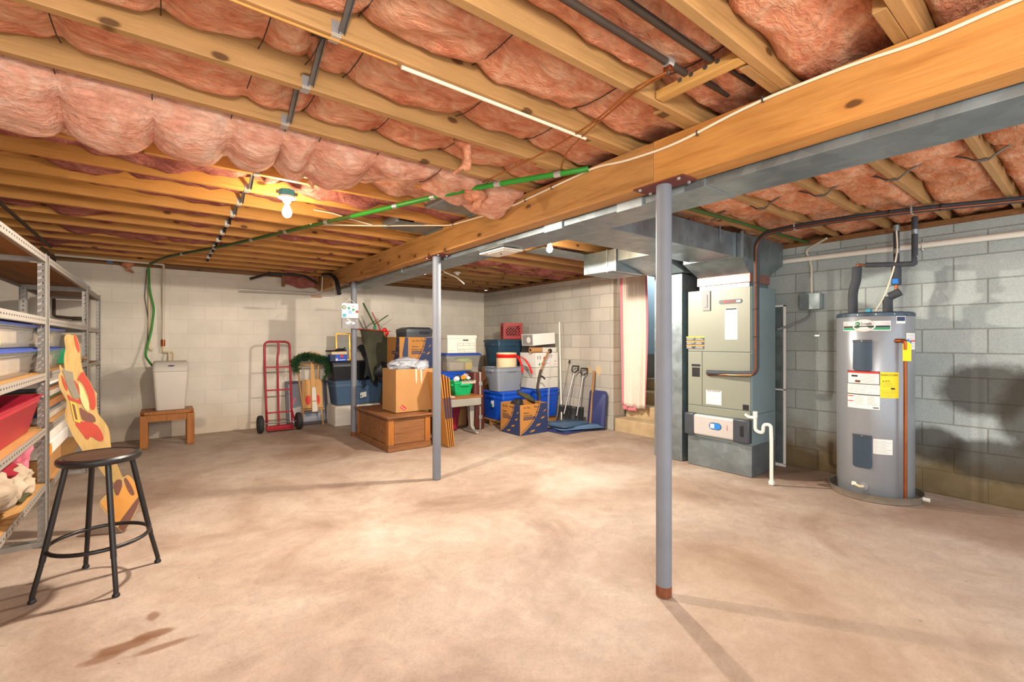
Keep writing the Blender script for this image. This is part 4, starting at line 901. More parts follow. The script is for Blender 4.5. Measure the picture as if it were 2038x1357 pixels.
# big carton on the chest, with a bag on top
BX0, BX1, BY0, BY1, BZ0, BZ1 = 2.315, 2.84, 5.40, 5.83, .424, .965
t = carton('big plain cardboard box with a red sticker on the wooden chest', BX0, BX1, BY0, BY1, BZ0, BZ1, M['card'], None, True)
MB().rings([[V((BX0+.01, BY0, BZ1)), V((BX1-.01, BY0, BZ1)), V((BX1-.01, BY0+.004, BZ1)), V((BX0+.01, BY0+.004, BZ1))], [V((BX0+.03, BY0+.14, BZ1-.10)), V((BX1-.03, BY0+.14, BZ1-.10)), V((BX1-.03, BY0+.144, BZ1-.10)), V((BX0+.03, BY0+.144, BZ1-.10))]]).build('flap', M['cardin'], t, smooth=False)
for x0 in (.06, .33):
    face(t, 'torn_patch', M['cardin'], [(x0, .54), (x0+.10, .54), (x0+.07, .50), (x0+.03, .465)], (BX0, BY0, BZ0), UX, UZ, NY)
for x0 in (.265, .335): face(t, 'tape_strip', M['pvcold'], [(x0, .54), (x0+.02, .54), (x0+.025, .40), (x0+.012, .34), (x0+.004, .42)], (BX0, BY0, BZ0), UX, UZ, NY, .001)
face(t, 'red_sticker', M['red'], [(.055, .065), (.115, .015), (.145, .05), (.085, .10)], (BX0, BY0, BZ0), UX, UZ, NY)
text('FRAGILE', .018, M['white'], t, V((BX0+.066, BY0-.0012, BZ0+.072)), V((.77, 0, -.64)), V((.64, 0, .77)))
b = MB(); b.blob((2.53, 5.58, BZ1+.045), (.22, .15, .095), 2, .25, 4, 2.2); b.blob((2.70, 5.46, BZ1+.02), (.10, .075, .08), 8, .45, 3, 3)
for v in b.bm.verts: v.co += V((1, 1, 1))*.012*noise.noise(v.co*22)
tag(b.build('plastic_bag', M['bag'], ang=80), 'grey plastic shopping bag bundled on top of the big cardboard box', 'bag')
# wooden chest
CX0, CX1, CY0, CY1 = 2.14, 2.69, 5.20, 6.30
t = thing('wooden_chest', 'brown stained wooden chest with panelled sides on the floor under the big cardboard box', 'chest', (2.415, 5.75, 0))
MB().box(CX0+.02, CX1-.02, CY0+.02, CY1-.02, .01, .385).build('chest_body', M['chest'], t, smooth=False)
MB().box(CX0-.008, CX1+.008, CY0-.008, CY1+.008, 0, .075).build('base_moulding', M['chest'], t, smooth=False, bevel=.006)
MB().box(CX0-.012, CX1+.012, CY0-.012, CY1+.012, .372, .392).build('lid_moulding', M['chest'], t, smooth=False, bevel=.006)
MB().box(CX0-.03, CX1+.03, CY0-.03, CY1+.03, .394, .418).build('chest_lid', M['chest'], t, smooth=False, bevel=.007)
for x0, x1 in ((CX0, CX0+.07), (CX1-.07, CX1)): MB().box(x0, x1, CY0, CY0+.03, .075, .372).build('stile', M['bench'], t, smooth=False, bevel=.003)
for y0, y1 in ((CY0+.031, CY0+.085), (CY1-.07, CY1)): MB().box(CX0, CX0+.03, y0, y1, .075, .372).build('stile', M['bench'], t, smooth=False, bevel=.003)
MB().box(CX0+.072, CX1-.072, CY0+.008, CY0+.03, .077, .37).build('front_panel', M['chest'], t, smooth=False, bevel=.008)
MB().box(CX0+.008, CX0+.03, CY0+.086, CY1-.072, .077, .37).build('end_panel', M['chest'], t, smooth=False, bevel=.008)
# bins by the back wall
t = thing('wrapped_box', 'box wrapped in white plastic on the floor under the slate blue bin', 'box', (2.45, 7.5, 0))
b = MB(); b.box(2.135, 2.85, 7.28, 7.72, 0, .30); bmesh.ops.subdivide_edges(b.bm, edges=b.bm.edges[:], cuts=7, use_grid_fill=True)
for v in b.bm.verts:
    if v.co.z > .02 : v.co += V((1, 1, .3))*.014*noise.noise(v.co*9)+V((1, 1, 0))*.008*noise.noise(v.co*21)
    v.co.z = min(v.co.z, .305)
b.build('wrapping', M['whitebox'], t, ang=25)
t = tote('slate blue lidded bin on the white wrapped box, lower of the two dark bins', 2.16, 2.94, 7.36, 7.80, .312, .695, M['slate'], M['slate'], .04)
face(t, 'label_card', M['white'], [(0, 0), (.10, .02), (.10, .10), (0, .085)], (2.55, 7.355, .40), UX, UZ, NY, .0, .003); face(t, 'label_card', M['greenprint'], [(.01, .02), (.03, .02), (.03, .05), (.01, .05)], (2.55, 7.352, .40), UX, UZ, NY, .0, .0025)
tote('black lidded bin on top of the slate blue bin by the back wall', 2.13, 2.86, 7.40, 7.80, .70, .995, M['blacktote'], M['blacktote'], .03)
t = thing('small_carton', 'small blue printed carton on the black bin beside the picture frame', 'box', (2.23, 7.48, 1.0))
MB().box(2.10, 2.36, 7.40, 7.56, 1.0, 1.105).build('carton', M['blue'], t, smooth=False, bevel=.002)
MB().box(2.0985, 2.1745, 7.398, 7.5, 1.001, 1.104).build('end_panel', M['blueprint'], t, smooth=False)
face(t, 'red_mark', M['red'], [(.15, .06), (.20, .06), (.20, .104), (.15, .104)], (2.10, 7.40, 1.0), UX, UZ, NY); face(t, 'white_mark', M['white'], [(.08, .01), (.115, .01), (.115, .045), (.08, .045)], (2.10, 7.40, 1.0), UX, UZ, NY); face(t, 'white_mark', M['white'], [(.13, .015), (.23, .02), (.23, .03), (.13, .025)], (2.10, 7.40, 1.0), UX, UZ, NY)
o = MB().box(2.12, 2.36, 7.41, 7.57, 1.107, 1.15).build('paper_stack', M['cream'], bevel=.004); tag(o, 'cream stack of paper on the small blue carton', 'paper')
b = MB(); b.tube(bend([(2.03, 7.40, 1.165), (2.15, 7.42, 1.165), (2.24, 7.45, 1.17), (2.36, 7.46, 1.175)], .05), .012, 7); b.blob((2.25, 7.44, 1.185), (.06, .03, .02), 2, .4, 2); b.tube([(2.27, 7.44, 1.17), (2.34, 7.44, 1.21)], .012, 6)
tag(b.build('black_gadget', M['black']), 'dark thin gadget lying on the cream paper stack', 'object')
def frame(label, O, u, v, w, h, bar, th, fmat, pmat, name='picture_frame', cat='picture'):
    O, u, v = V(O), V(u).normalized(), V(v).normalized(); n = u.cross(v)
    t = thing(name, label, cat, O)
    MB().prism([(bar*.5, bar*.5), (w-bar*.5, bar*.5), (w-bar*.5, h-bar*.5), (bar*.5, h-bar*.5)], O, u, v, n, th*.5).build('picture', pmat, t, smooth=False)
    for p in ([(0, 0), (w, 0), (w-bar, bar), (bar, bar)], [(w, 0), (w, h), (w-bar, h-bar), (w-bar, bar)], [(w, h), (0, h), (bar, h-bar), (w-bar, h-bar)], [(0, h), (0, 0), (bar, bar), (bar, h-bar)]):
        MB().prism(p, O, u, v, n, th).build('frame_bar', fmat, t, smooth=False, bevel=.002)
    return t, O, u, v, n
frame('gilt picture frame standing on the black bin left of the post', (2.245, 7.62, 1.0), (1, -.12, 0), (0, .1, 1), .235, .45, .028, .025, M['gold'], M['matboard'])
# dark cloth draped behind the post, sticks
b = MB()
def cf(i, j):
    top = V((2.53+.40*i, 7.30, 1.50-.02*i)); bot = V((2.64+.14*i, 7.06, .68+.10*i)); right = V((.16*math.sin(PI*j)*i, -.06*math.sin(PI*j), 0)); left = V((-.03*math.sin(PI*j)*(1-i), 0, 0))
    q = top*(1-j)+bot*j+right+left
    return q+V((0, -.035*math.sin(i*5+j*2)-.03*noise.noise(V((i*3, j*3, 0))), 0))
b.grid(cf, 16, 24)
t = thing('folding_chair', 'olive canvas sling of a folding chair leaning by the back wall behind the post', 'chair', (2.7, 7.2, .69))
b.build('sling', M['olive'], t, solid=.008, ang=80)
MB().tube([(2.46, 7.30, 1.51), (2.94, 7.30, 1.485)], .012, 8).build('frame_rail', M['cutred'], t)
MB().tube([(2.92, 7.295, 1.47), (2.97, 7.27, 1.33), (3.02, 7.22, 1.12)], .008, 6).build('frame_rail', M['cutorange'], t)
b = MB(); b.grid(lambda i, j: V((2.50+.25*i+.10*j+.06*math.sin(j*4), 7.36-.12*j-.05*math.sin(i*4+j), 1.22-.5*j-.10*i*i+.05*math.sin(i*6))), 12, 14)
tag(b.build('coat', M['darkcloth'], solid=.02, ang=80), 'charcoal coat slumped over the black bin beside the olive sling', 'clothing')
b = MB(); b.blob((2.80, 6.98, .86), (.14, .06, .13), 5, .4, 3)
tag(b.build('black_bag', M['black'], ang=80), 'black cloth bag sagging below the olive sling', 'bag')
t = thing('tree_stand', 'green and red metal tree stand legs sticking up above the olive sling', 'stand', (2.85, 7.5, 1.5))
MB().cyl((2.65, 7.50, 1.945), (2.85, 7.48, 1.56), .014, seg=8).build('leg', M['greendark'], t); MB().cyl((2.80, 7.5, 1.80), (2.93, 7.46, 1.50), .009, .013, 8).build('leg', M['cutred'], t); MB().cyl((2.84, 7.5, 1.60), (3.08, 7.5, 1.76), .009, seg=8).build('leg', M['greendark'], t); MB().tube([(2.85, 7.5, 1.66), (3.02, 7.48, 1.5)], .003, 5).build('brace', M['wire'], t); MB().cyl((2.84, 7.48, 1.48), (2.84, 7.48, 1.57), .03, .022, 10).build('collar', M['greenprint'], t)
t = thing('red_bow', 'bright red cloth bow at the top corner of the olive sling', 'bow', (2.93, 7.29, 1.48))
b = MB(); b.blob((2.93, 7.285, 1.50), (.035, .02, .035), 3, .5, 2); b.blob((2.97, 7.28, 1.45), (.025, .02, .05), 6, .5, 2); b.build('bow_cloth', M['ribbon'], t, ang=80); MB().box(2.94, 3.04, 7.28, 7.295, 1.475, 1.488).build('bow_tail', M['cutred'], t, bevel=.003)
# dotted bag with clear pouch on the far post
t = thing('dotted_bag', 'white bag with coloured dots above a clear pouch, hung on the far post', 'bag', (2.06, 6.36, 1.5))
MB().box(1.952, 2.178, 6.352, 6.372, 1.635, 1.838).build('bag_panel', M['white'], t, bevel=.006)
MB().tube([(1.99, 6.36, 1.835), (2.06, 6.37, 1.90), (2.14, 6.36, 1.835)], .003, 5).build('bag_handle', M['white'], t)
for x, z, r, m in ((.03, .145, .026, 'blueprint'), (.095, .135, .018, 'greenprint'), (.155, .115, .018, 'greenprint'), (.11, .08, .028, 'bluescreen'), (.035, .035, .027, 'bluebox'), (.205, .09, .02, 'cutred'), (.15, .16, .01, 'pink')):
    face(t, 'dot', M[m], [(x+r*math.cos(a*PI/10), z+r*math.sin(a*PI/10)) for a in range(20)], (1.952, 6.352, 1.635), UX, UZ, NY)
face(t, 'dot', M['lime'], [(.03+.016*math.cos(a*PI/8), .145+.016*math.sin(a*PI/8)) for a in range(16)], (1.952, 6.352, 1.635), UX, UZ, NY, .0016)
b = MB(); b.box(1.955, 2.176, 6.335, 6.38, 1.49, 1.634); bmesh.ops.subdivide_edges(b.bm, edges=b.bm.edges[:], cuts=5, use_grid_fill=True)
for v in b.bm.verts: v.co += V((.3, 1, .3))*.012*noise.noise(v.co*25)
b.build('clear_pouch', M['clearpouch'], t, ang=60)
t = thing('hand_saw', 'small rusty tool hanging from the ceiling left of the dotted bag', 'tool', (1.8, 6.6, 1.9))
MB().box(1.62, 1.76, 6.6, 6.615, 1.915, 1.94).build('tool_handle', M['chest'], t, bevel=.005); MB().box(1.76, 1.90, 6.604, 6.61, 1.922, 1.932).build('tool_blade', M['steel'], t); MB().tube([(1.92, 6.6, 2.16), (1.93, 6.6, 1.93), (1.76, 6.607, 1.93)], .004, 5).build('hanging_wire', M['bracket'], t)
# ------------------------------------------------------------------ hand truck
t = thing('hand_truck', 'red two wheeled hand truck standing against the back wall', 'hand truck', (1.38, 7.45, 0))
def tp(x, z): return V((x, 7.53+.07*z, z))
fr = bend([tp(1.235, .06), tp(1.215, 1.31), tp(1.56, 1.31), tp(1.575, .06)], .08, 7)
MB().tube(fr, .0155, 12).build('frame_tube', M['truck'], t)
MB().tube([tp(1.40, 1.31), tp(1.41, 1.20), tp(1.39, 1.08), tp(1.395, .05)], .014, 10).build('centre_tube', M['truck'], t)
for z in (.26, .59, .93): MB().box(1.215, 1.575, 7.52+.07*z, 7.53+.07*z, z-.011, z+.011).build('cross_bar', M['truck'], t, bevel=.003)
MB().box(1.225, 1.585, 7.37, 7.55, .02, .028).build('toe_plate', M['truck'], t, smooth=False); MB().box(1.225, 1.585, 7.50, 7.55, .02, .07).build('toe_plate', M['truck'], t, smooth=False, bevel=.003)
for x, w in ((1.235, 1.13), (1.575, 1.64)):
    s = 1 if w > x else -1
    MB().tube(bend([tp(x, .30), V((x+s*.005, 7.50, .24)), V((x+s*.012, 7.42, .13))], .03), .012, 8).build('axle_bracket', M['truck'], t)
    W = thing; RX = Matrix.Rotation(PI/2, 4, 'Y')
    MB().lathe([(.075, -.028), (.105, -.036), (.122, -.026), (.127, -.01), (.127, .01), (.122, .026), (.105, .036), (.075, .028)], (w, 7.40, .127), 36, RX).build('wheel', M['rubber'], t)
    h = MB().lathe([(0, -.02), (.076, -.02), (.076, .02), (0, .02)], (w, 7.40, .127), 24, RX).build('wheel_hub', M['pvcold'], t)
MB().cyl((1.10, 7.40, .127), (1.67, 7.40, .127), .009).build('axle', M['steel'], t)
# sled, garland, posters
fr1 = frame('tall dark framed picture leaning on the back wall behind the sled', (1.54, 7.72, 0), (1, 0, 0), (0, .16, .7), .62, .70, .045, .02, M['frameblk'], M['slateart'])
face(fr1[0], 'picture_stripe', M['pink'], [(.05, .28), (.13, .44), (.16, .44), (.07, .26)], fr1[1]+fr1[4]*.011, fr1[2], fr1[3], fr1[4]); face(fr1[0], 'picture_field', M['silver'], [(.05, .05), (.22, .05), (.22, .30), (.05, .26)], fr1[1]+fr1[4]*.0105, fr1[2], fr1[3], fr1[4])
t = thing('sled', 'wooden sled with a red ring standing upright in front of the dark framed picture', 'sled', (1.89, 7.58, 0))
def sp(x, z, d=0): return V((x, 7.56+.13*z-d, z))
for x0, x1 in ((1.735, 1.765), (2.00, 2.045)):
    MB().tube([sp(x1 if x1 > 1.9 else x0-.01, .0, -.03), sp(x0+.02, .25, -.02), sp(x0-.03 if x0 < 1.9 else x0-.02, .70), sp(x0-.05 if x0 < 1.9 else x0, 1.05)], .013, 8).build('runner', M['sled'], t)
b = MB(); b.prism([(-.165, 0), (-.02, 0), (-.02, .46), (-.165, .44)], sp(1.905, .27), (1, 0, 0), (0, .13, .99), (0, -1, .13), .012); b.build('slat', M['sled'], t, smooth=False, bevel=.004)
b = MB(); b.prism([(.02, 0), (.135, 0), (.135, .44), (.02, .46)], sp(1.905, .27), (1, 0, 0), (0, .13, .99), (0, -1, .13), .012); b.build('slat', M['sled'], t, smooth=False, bevel=.004)
b = MB(); b.prism([(-.038, -.06), (.05, -.06), (.028, .5), (.015, .70), (-.035, .70), (-.04, .5)], sp(1.905, .27, .018), (1, 0, 0), (0, .13, .99), (0, -1, .13), .012); b.build('slat', M['sled'], t, smooth=False, bevel=.004)
b = MB(); b.prism([(.0+.03*math.cos(a*PI/6), .30+.03*math.sin(a*PI/6)) for a in range(7)]+[(-.03, .12), (.032, .12)][:2], sp(1.905, .27, .031), (1, 0, 0), (0, .13, .99), (0, -1, .13), .006); b.build('painted_slat', M['whitebox'], t, smooth=False)
b = MB(); b.prism([(-.03, -.05), (.045, -.05), (.04, .10), (-.03, .10)], sp(1.905, .27, .031), (1, 0, 0), (0, .13, .99), (0, -1, .13), .006); b.build('painted_slat', M['whitebox'], t, smooth=False)
for c in (-.085, .062):
    b = MB(); b.prism([(c+.04*math.cos(a*PI/8)*(1 if c < 0 else .7), .13+.075*math.sin(a*PI/8)) for a in range(16)], sp(1.905, .27, .0125), (1, 0, 0), (0, .13, .99), (0, -1, .13), .003); b.build('red_ring', M['red'], t, smooth=False)
for z, x0, x1 in ((.25, 1.71, 2.06), (.94, 1.70, 2.02)): MB().tube([sp(x0, z, .0), sp(x1, z, .0)], .011, 8).build('cross_bar', M['sled'], t)
MB().tube([sp(1.69, 1.08), sp(1.80, 1.125), sp(1.89, 1.13), sp(1.97, 1.115), sp(2.03, 1.09)], .018, 8).build('steering_bar', M['sled'], t)
MB().tube([sp(1.885, 1.13, .01), sp(1.885, .86, .01)], .014, 8).build('tongue', M['sled'], t)
rg = random.Random(5); b = MB()
gl = bend([(1.66, 7.60, .86), (1.60, 7.55, 1.0), (1.72, 7.56, 1.07), (1.86, 7.58, 1.09), (1.98, 7.58, 1.02), (2.06, 7.55, 1.03), (2.13, 7.53, .90), (2.04, 7.55, .72)], .1)
b.tube(gl, .012, 6)
for i in range(len(gl)-1):
    for q in range(44):
        p = gl[i].lerp(gl[i+1], rg.random()); d = V((rg.gauss(0, 1), rg.gauss(0, .7), rg.gauss(0, 1))).normalized(); L = .04+.045*rg.random(); s = d.cross(V((.3, .5, .8))).normalized()*.008
        v = [b.bm.verts.new(p-s), b.bm.verts.new(p+s), b.bm.verts.new(p+d*L+s*.4), b.bm.verts.new(p+d*L-s*.4)]; b.bm.faces.new(v)
tag(b.build('pine_garland', M['leaf'], smooth=False, solid=.003), 'green artificial pine garland draped over the top of the sled', 'garland')
# ------------------------------------------------------------------ bench with water softener
t = thing('wooden_bench', 'small brown wooden bench under the water softener by the back wall', 'bench', (.07, 7.4, 0))
MB().prism([(-.27, .04), (-.23, 0), (.23, 0), (.27, .04), (.27, .40), (-.27, .40)], (.07, 7.18, .405), UX, (0, 1, 0), UZ, .04).build('bench_top', M['bench'], t, smooth=False, bevel=.006)
for x in (-.235, .235):
    for y in (7.225, 7.55): MB().box(.07+x-.04, .07+x+.04, y-.04, y+.04, 0, .40).build('leg', M['bench'], t, smooth=False, bevel=.006)
MB().box(-.13, .27, 7.20, 7.225, .32, .405).build('apron', M['bench'], t, smooth=False); MB().box(-.19, -.165, 7.27, 7.51, .32, .405).build('apron', M['bench'], t, smooth=False); MB().box(.305, .33, 7.27, 7.51, .32, .405).build('apron', M['bench'], t, smooth=False)
t = thing('water_softener', 'grey plastic water softener tank with a sloped lid standing on the wooden bench', 'water softener', (.10, 7.42, .447))
MB().rr([(.447, -.05, .245, 7.26, 7.60, .03), (.46, -.055, .25, 7.25, 7.60, .04), (.93, -.085, .285, 7.22, 7.60, .04), (.935, -.09, .29, 7.215, 7.60, .04)], 6).build('tank', M['softener'], t)
b = MB(); b.rr([(.937, -.09, .29, 7.212, 7.60, .04), (.985, -.088, .288, 7.22, 7.60, .04), (1.04, -.082, .282, 7.26, 7.60, .04), (1.06, -.07, .27, 7.30, 7.59, .04)], 6); l = b.build('lid', M['softlid'], t)
MB().prism([(.035*math.cos(a*PI/10), .009*math.sin(a*PI/10)) for a in range(20)], (.105, 7.232, 1.005), UX, (0, .55, .83), (0, -.83, .55), .004).build('badge', M['blueprint'], l, smooth=False)
# ------------------------------------------------------------------ desk group
t = thing('desk', 'low wood topped desk with a grey metal apron and splayed leg beside the flattened boxes', 'desk', (3.35, 5.75, 0))
MB().box(3.02, 3.68, 5.50, 5.96, .515, .54).build('desk_top', M['deskwood'], t, smooth=False, bevel=.004)
MB().box(3.03, 3.66, 5.505, 5.94, .405, .513).build('apron', M['desksteel'], t, smooth=False, bevel=.006)
for x in (3.10, 3.58):
    MB().rings([[V((x-w, y0, z)), V((x+w, y0, z)), V((x+w, y1, z)), V((x-w, y1, z))] for z, w, y0, y1 in ((.405, .04, 5.62, 5.72), (.10, .028, 5.62, 5.69), (.05, .026, 5.58, 5.74))]).build('leg', M['desksteel'], t, bevel=.008)
    MB().rings([[V((x-.025, y, 0)), V((x+.025, y, 0)), V((x+.02, y, h)), V((x-.02, y, h))] for y, h in ((5.47, .02), (5.50, .03), (5.60, .06), (5.72, .06), (5.85, .025))]).build('foot', M['desksteel'], t, bevel=.006)
o = MB().box(3.05, 3.24, 5.53, 5.72, .541, .548).build('paper_stack', M['white'], smooth=False); tag(o, 'white papers on the left end of the low desk', 'paper')
t = tote('open bright green bin full of odds and ends on the low desk', 3.31, 3.65, 5.66, 5.92, .541, .745, M['greenbin'], M['greenbin'], .045, None, False, .03, True, 'open_bin')
MB().box(3.42, 3.66, 5.652, 5.66, .70, .75).build('rim_flap', M['papers'], t, bevel=.003)
for i, (x, y, z, r, m, lab) in enumerate(((3.40, 5.76, .77, .05, 'white', 'crumpled white packet at the left in the green bin'), (3.50, 5.74, .785, .045, 'orange', 'orange packet in the middle of the green bin'), (3.57, 5.80, .80, .05, 'papers', 'beige packet in the middle of the green bin'), (3.60, 5.76, .775, .035, 'white', 'small white packet at the right in the green bin'), (3.46, 5.84, .79, .045, 'camo', 'dark packet at the back of the green bin'))):
    b = MB(); b.blob((x, y, z), (r, r*.8, r*.75), i+11, .45, 2, 3); tag(b.build('packet', M[m], smooth=False), lab, 'packet')
tote('blue lidded bin standing behind the green bin and the desk', 3.40, 3.93, 6.14, 6.52, .455, .85, M['blue'], M['blue'], .03)
carton('cardboard box hidden under the blue bin behind the desk', 3.42, 3.92, 6.15, 6.50, 0, .445, M['cardin'])
t = tote('clear bin with a navy lid under the white file box', 3.42, 4.04, 6.08, 6.48, .855, 1.13, M['clearp'], M['bluelid'], .03, None, True, .03, False, ribs=False)
b = MB(); b.blob((3.80, 6.24, 1.02), (.15, .1, .045), 21, .35, 3); tag(b.build('towel', M['lime'], ang=80), 'lime green cloth inside the clear bin', 'cloth')
o = MB().box(3.79, 3.91, 6.14, 6.30, .872, .985).build('lime_carton', M['yellow'], bevel=.006); tag(o, 'yellow carton inside the clear bin below the green cloth', 'box')
o = MB().box(3.50, 3.75, 6.14, 6.36, .872, .99).build('inner_carton', M['stuff'], bevel=.006); tag(o, 'beige carton at the left inside the clear bin', 'box')
t = thing('file_box', 'white lidded file box on the navy lid of the clear bin', 'box', (3.72, 6.28, 1.134))
MB().box(3.455, 3.965, 6.12, 6.44, 1.134, 1.385).build('box_body', M['whitebox'], t, smooth=False, bevel=.002); MB().box(3.445, 3.975, 6.11, 6.45, 1.36, 1.41).build('box_lid', M['whitebox'], t, smooth=False, bevel=.003)
face(t, 'hand_hole', M['black'], [(.27, .19), (.37, .19), (.37, .208), (.27, .208)], (3.455, 6.12, 1.134), UX, UZ, NY)
b = MB()
for x0, x1, z0, z1 in ((.17, .49, .150, .153), (.17, .49, .112, .115), (.17, .49, .058, .061), (.17, .173, .058, .153), (.487, .49, .058, .153), (.28, .283, .115, .15), (.38, .383, .115, .15), (.17, .49, .012, .015), (.17, .30, .042, .045), (.30, .303, .012, .045), (.0, .145, .012, .014), (.0, .145, .04, .042)): b.prism([(x0, z0), (x1, z0), (x1, z1), (x0, z1)], (3.455, 6.1195, 1.134), UX, UZ, NY, .0006)
b.build('form_lines', M['blackprint'], t, smooth=False)
t = thing('suitcase', 'brown hard suitcase standing on end at the right of the low desk', 'suitcase', (3.78, 5.95, 0))
MB().rr([(0.005, 3.72, 3.885, 5.76, 6.0, .03), (.03, 3.71, 3.895, 5.75, 6.01, .04), (.82, 3.69, 3.875, 5.75, 6.01, .04), (.85, 3.70, 3.865, 5.76, 6.0, .03)], 6).build('case_shell', M['suitcase'], t)
MB().box(3.79, 3.815, 5.743, 6.017, .004, .855).build('trim_band', M['desksteel'], t, bevel=.004)
for z in (.18, .68): MB().box(3.775, 3.83, 5.732, 5.75, z-.03, z+.03).build('latch', M['bracket'], t, bevel=.004)
MB().tube(bend([(3.80, 5.745, .36), (3.80, 5.715, .36), (3.80, 5.715, .50), (3.80, 5.745, .50)], .02), .009, 8).build('case_handle', M['suitcase'], t)
t = tote('maroon bin on the floor under the low desk', 3.17, 3.53, 5.86, 6.0, .005, .36, M['maroon'], M['maroon'], .03, None, True)
face(t, 'red_panel', M['redbin'], [(0, 0), (.08, 0), (.085, .28), (0, .28)], (3.37, 5.878, .03), UX, UZ, (0, -1, 0), .002, .004)
# flattened boxes
for k in range(4):
    x = 2.80+.03*k; b = MB(); w = .012
    b.prism([(0, 0), (.52, 0), (.52, .93-.02*k), (0, .93-.02*k)], (x+.03, 4.985+.01*k, 0), (.08, .996, 0), V((-.13+.015*k, 0, 1)).normalized(), (1, -.08, .1), .011)
    o = b.build('flattened_box', M['card2'], smooth=False, bevel=.002)
    tag(o, f'flattened moving box leaning edge-on beside the chest, {ORD[k]} from the left', 'flattened box', 'flattened moving boxes')
    vv = V((-.13+.015*k, 0, 1)).normalized()
    MB().prism([(-.0006, .34), (-.0006, .62-.03*k), (.0, .62-.03*k), (.0, .34)][:4] if 0 else [(0, .36), (.012, .36), (.012, .62), (0, .62)], V((x+.03, 4.985+.01*k, 0))+V((-.0008, -.001, 0)), (.98, 0, .1), vv, (-.08, -1, 0), .0008).build('printed_edge', M['blueprint'], o, smooth=False)
# ------------------------------------------------------------------ right hand pile
t = thing('pallet', 'low wooden pallet on the floor under the left bright blue bin', 'pallet', (4.5, 5.95, 0))
for y in (5.64, 5.93, 6.20): MB().box(4.12, 5.25, y, y+.045, .0, .07).build('runner', M['pallet'], t, smooth=False, bevel=.003)
for i in range(6): MB().box(4.12+.2*i, 4.24+.2*i, 5.62, 6.26, .071, .088).build('deck_board', M['pallet'], t, smooth=False, bevel=.002)
t = tote('left bright blue bin on the pallet, under the grey bin', 4.13, 4.70, 5.62, 6.20, .09, .535, M['blue'], M['blue'], .03)
face(t, 'bin_label', M['white'], [(0, 0), (.07, .01), (.07, .11), (0, .10)], (4.135, 5.93, .28), UYm, UZ, NX, .006, .003); face(t, 'bin_label', M['greenprint'], [(.005, .005), (.04, .01), (.04, .06), (.005, .055)], (4.131, 5.93, .28), UYm, UZ, NX, .006, .002)
tote('right bright blue bin on the pallet, under the white cartons', 4.735, 5.24, 5.56, 6.0, .09, .545, M['blue'], M['blue'], .03)
t = tote('open grey bin holding the ribboned lampshade, on the left bright blue bin', 4.06, 4.60, 5.66, 6.06, .54, .915, M['greytote'], M['greytote'], .06, None, False, .04)
t = thing('lampshade', 'cream drum with a red ribbon tied round it, standing in the grey bin', 'lampshade', (4.37, 5.83, .82))
MB().lathe([(.165, .74), (.162, 1.135), (.158, 1.135), (.160, .74)], (4.375, 5.86, 0), 32, None, False, False).build('drum', M['cream'], t)
MB().lathe([(.165, 1.055), (.166, 1.11), (.1655, 1.11), (.1645, 1.055)], (4.375, 5.86, 0), 32, None, False, False).build('ribbon_band', M['ribbon'], t, solid=.003)
for pts in ([(4.50, 5.745, 1.09), (4.525, 5.69, 1.0), (4.535, 5.66, .90), (4.53, 5.64, .82)], [(4.50, 5.745, 1.09), (4.60, 5.68, 1.04), (4.65, 5.62, .93), (4.69, 5.60, .80)]):
    b = MB(); P = bend(pts, .05); b.rings([[p+V((.02, 0, 0)), p+V((-.02, 0, 0)), p+V((-.02, .003, 0)), p+V((.02, .003, 0))] for p in P]); b.build('ribbon_tail', M['ribbon'], t)
o = MB().box(4.20, 4.56, 5.74, 6.00, .55, .735).build('inner_carton', M['stuff'], bevel=.004); tag(o, 'beige carton in the grey bin under the lampshade', 'box')
carton('cardboard box under the teal bin behind the grey bin', 4.45, 5.0, 6.28, 6.72, .0, .43, M['card'])
carton('second cardboard box under the teal bin', 4.46, 4.99, 6.28, 6.70, .436, .872, M['card'])
tote('dark teal bin behind the lampshade, under the red milk crate', 4.50, 5.04, 6.25, 6.70, .88, 1.345, M['teal'], M['teal'], .045)
# milk crate
t = thing('milk_crate', 'red plastic milk crate on top of the dark teal bin', 'crate', (4.92, 6.45, 1.35), math.radians(-27))
b = MB(); w, h = .155, .285
def lattice(O, u, n):
    O, u, n = V(O), V(u), V(n)
    for x0, x1, z0, z1 in ((-w, w, 0, .055), (-w, w, h-.05, h), (-w, -w+.025, .05, h-.05), (w-.025, w, .05, h-.05)): b.prism([(x0, z0), (x1, z0), (x1, z1), (x0, z1)], O, u, UZ, n, .008)
    for i in range(-3, 7):
        for s in (1, -1):
            p0, p1 = V((-w+.02+i*.05, .055)), V((-w+.02+i*.05+s*.17, h-.05)); d = (p1-p0).normalized(); k = V((-d.y, d.x))*.006
            q = []
            t0, t1 = 0, 1
            for (c0, dx, lo, hi) in ((p0.x, p1.x-p0.x, -w+.02, w-.02),):
                a, c = (lo-c0)/dx, (hi-c0)/dx; a, c = min(a, c), max(a, c); t0, t1 = max(t0, a), min(t1, c)
            if t1-t0 < .1: continue
            A, B = p0.lerp(p1, t0), p0.lerp(p1, t1)
            b.prism([A+k, A-k, B-k, B+k], O+n*.001, u, UZ, n, .005)
for O, u, n in (((0, -w, 0), (1, 0, 0), (0, 1, 0)), ((0, w, 0), (-1, 0, 0), (0, -1, 0)), ((-w, 0, 0), (0, -1, 0), (1, 0, 0)), ((w, 0, 0), (0, 1, 0), (-1, 0, 0))): lattice(O, u, n)
b.build('crate_walls', M['crate'], t, smooth=False, local=True); MB().box(-w, w, -w, w, 0, .012).build('crate_floor', M['crate'], t, smooth=False, local=True)
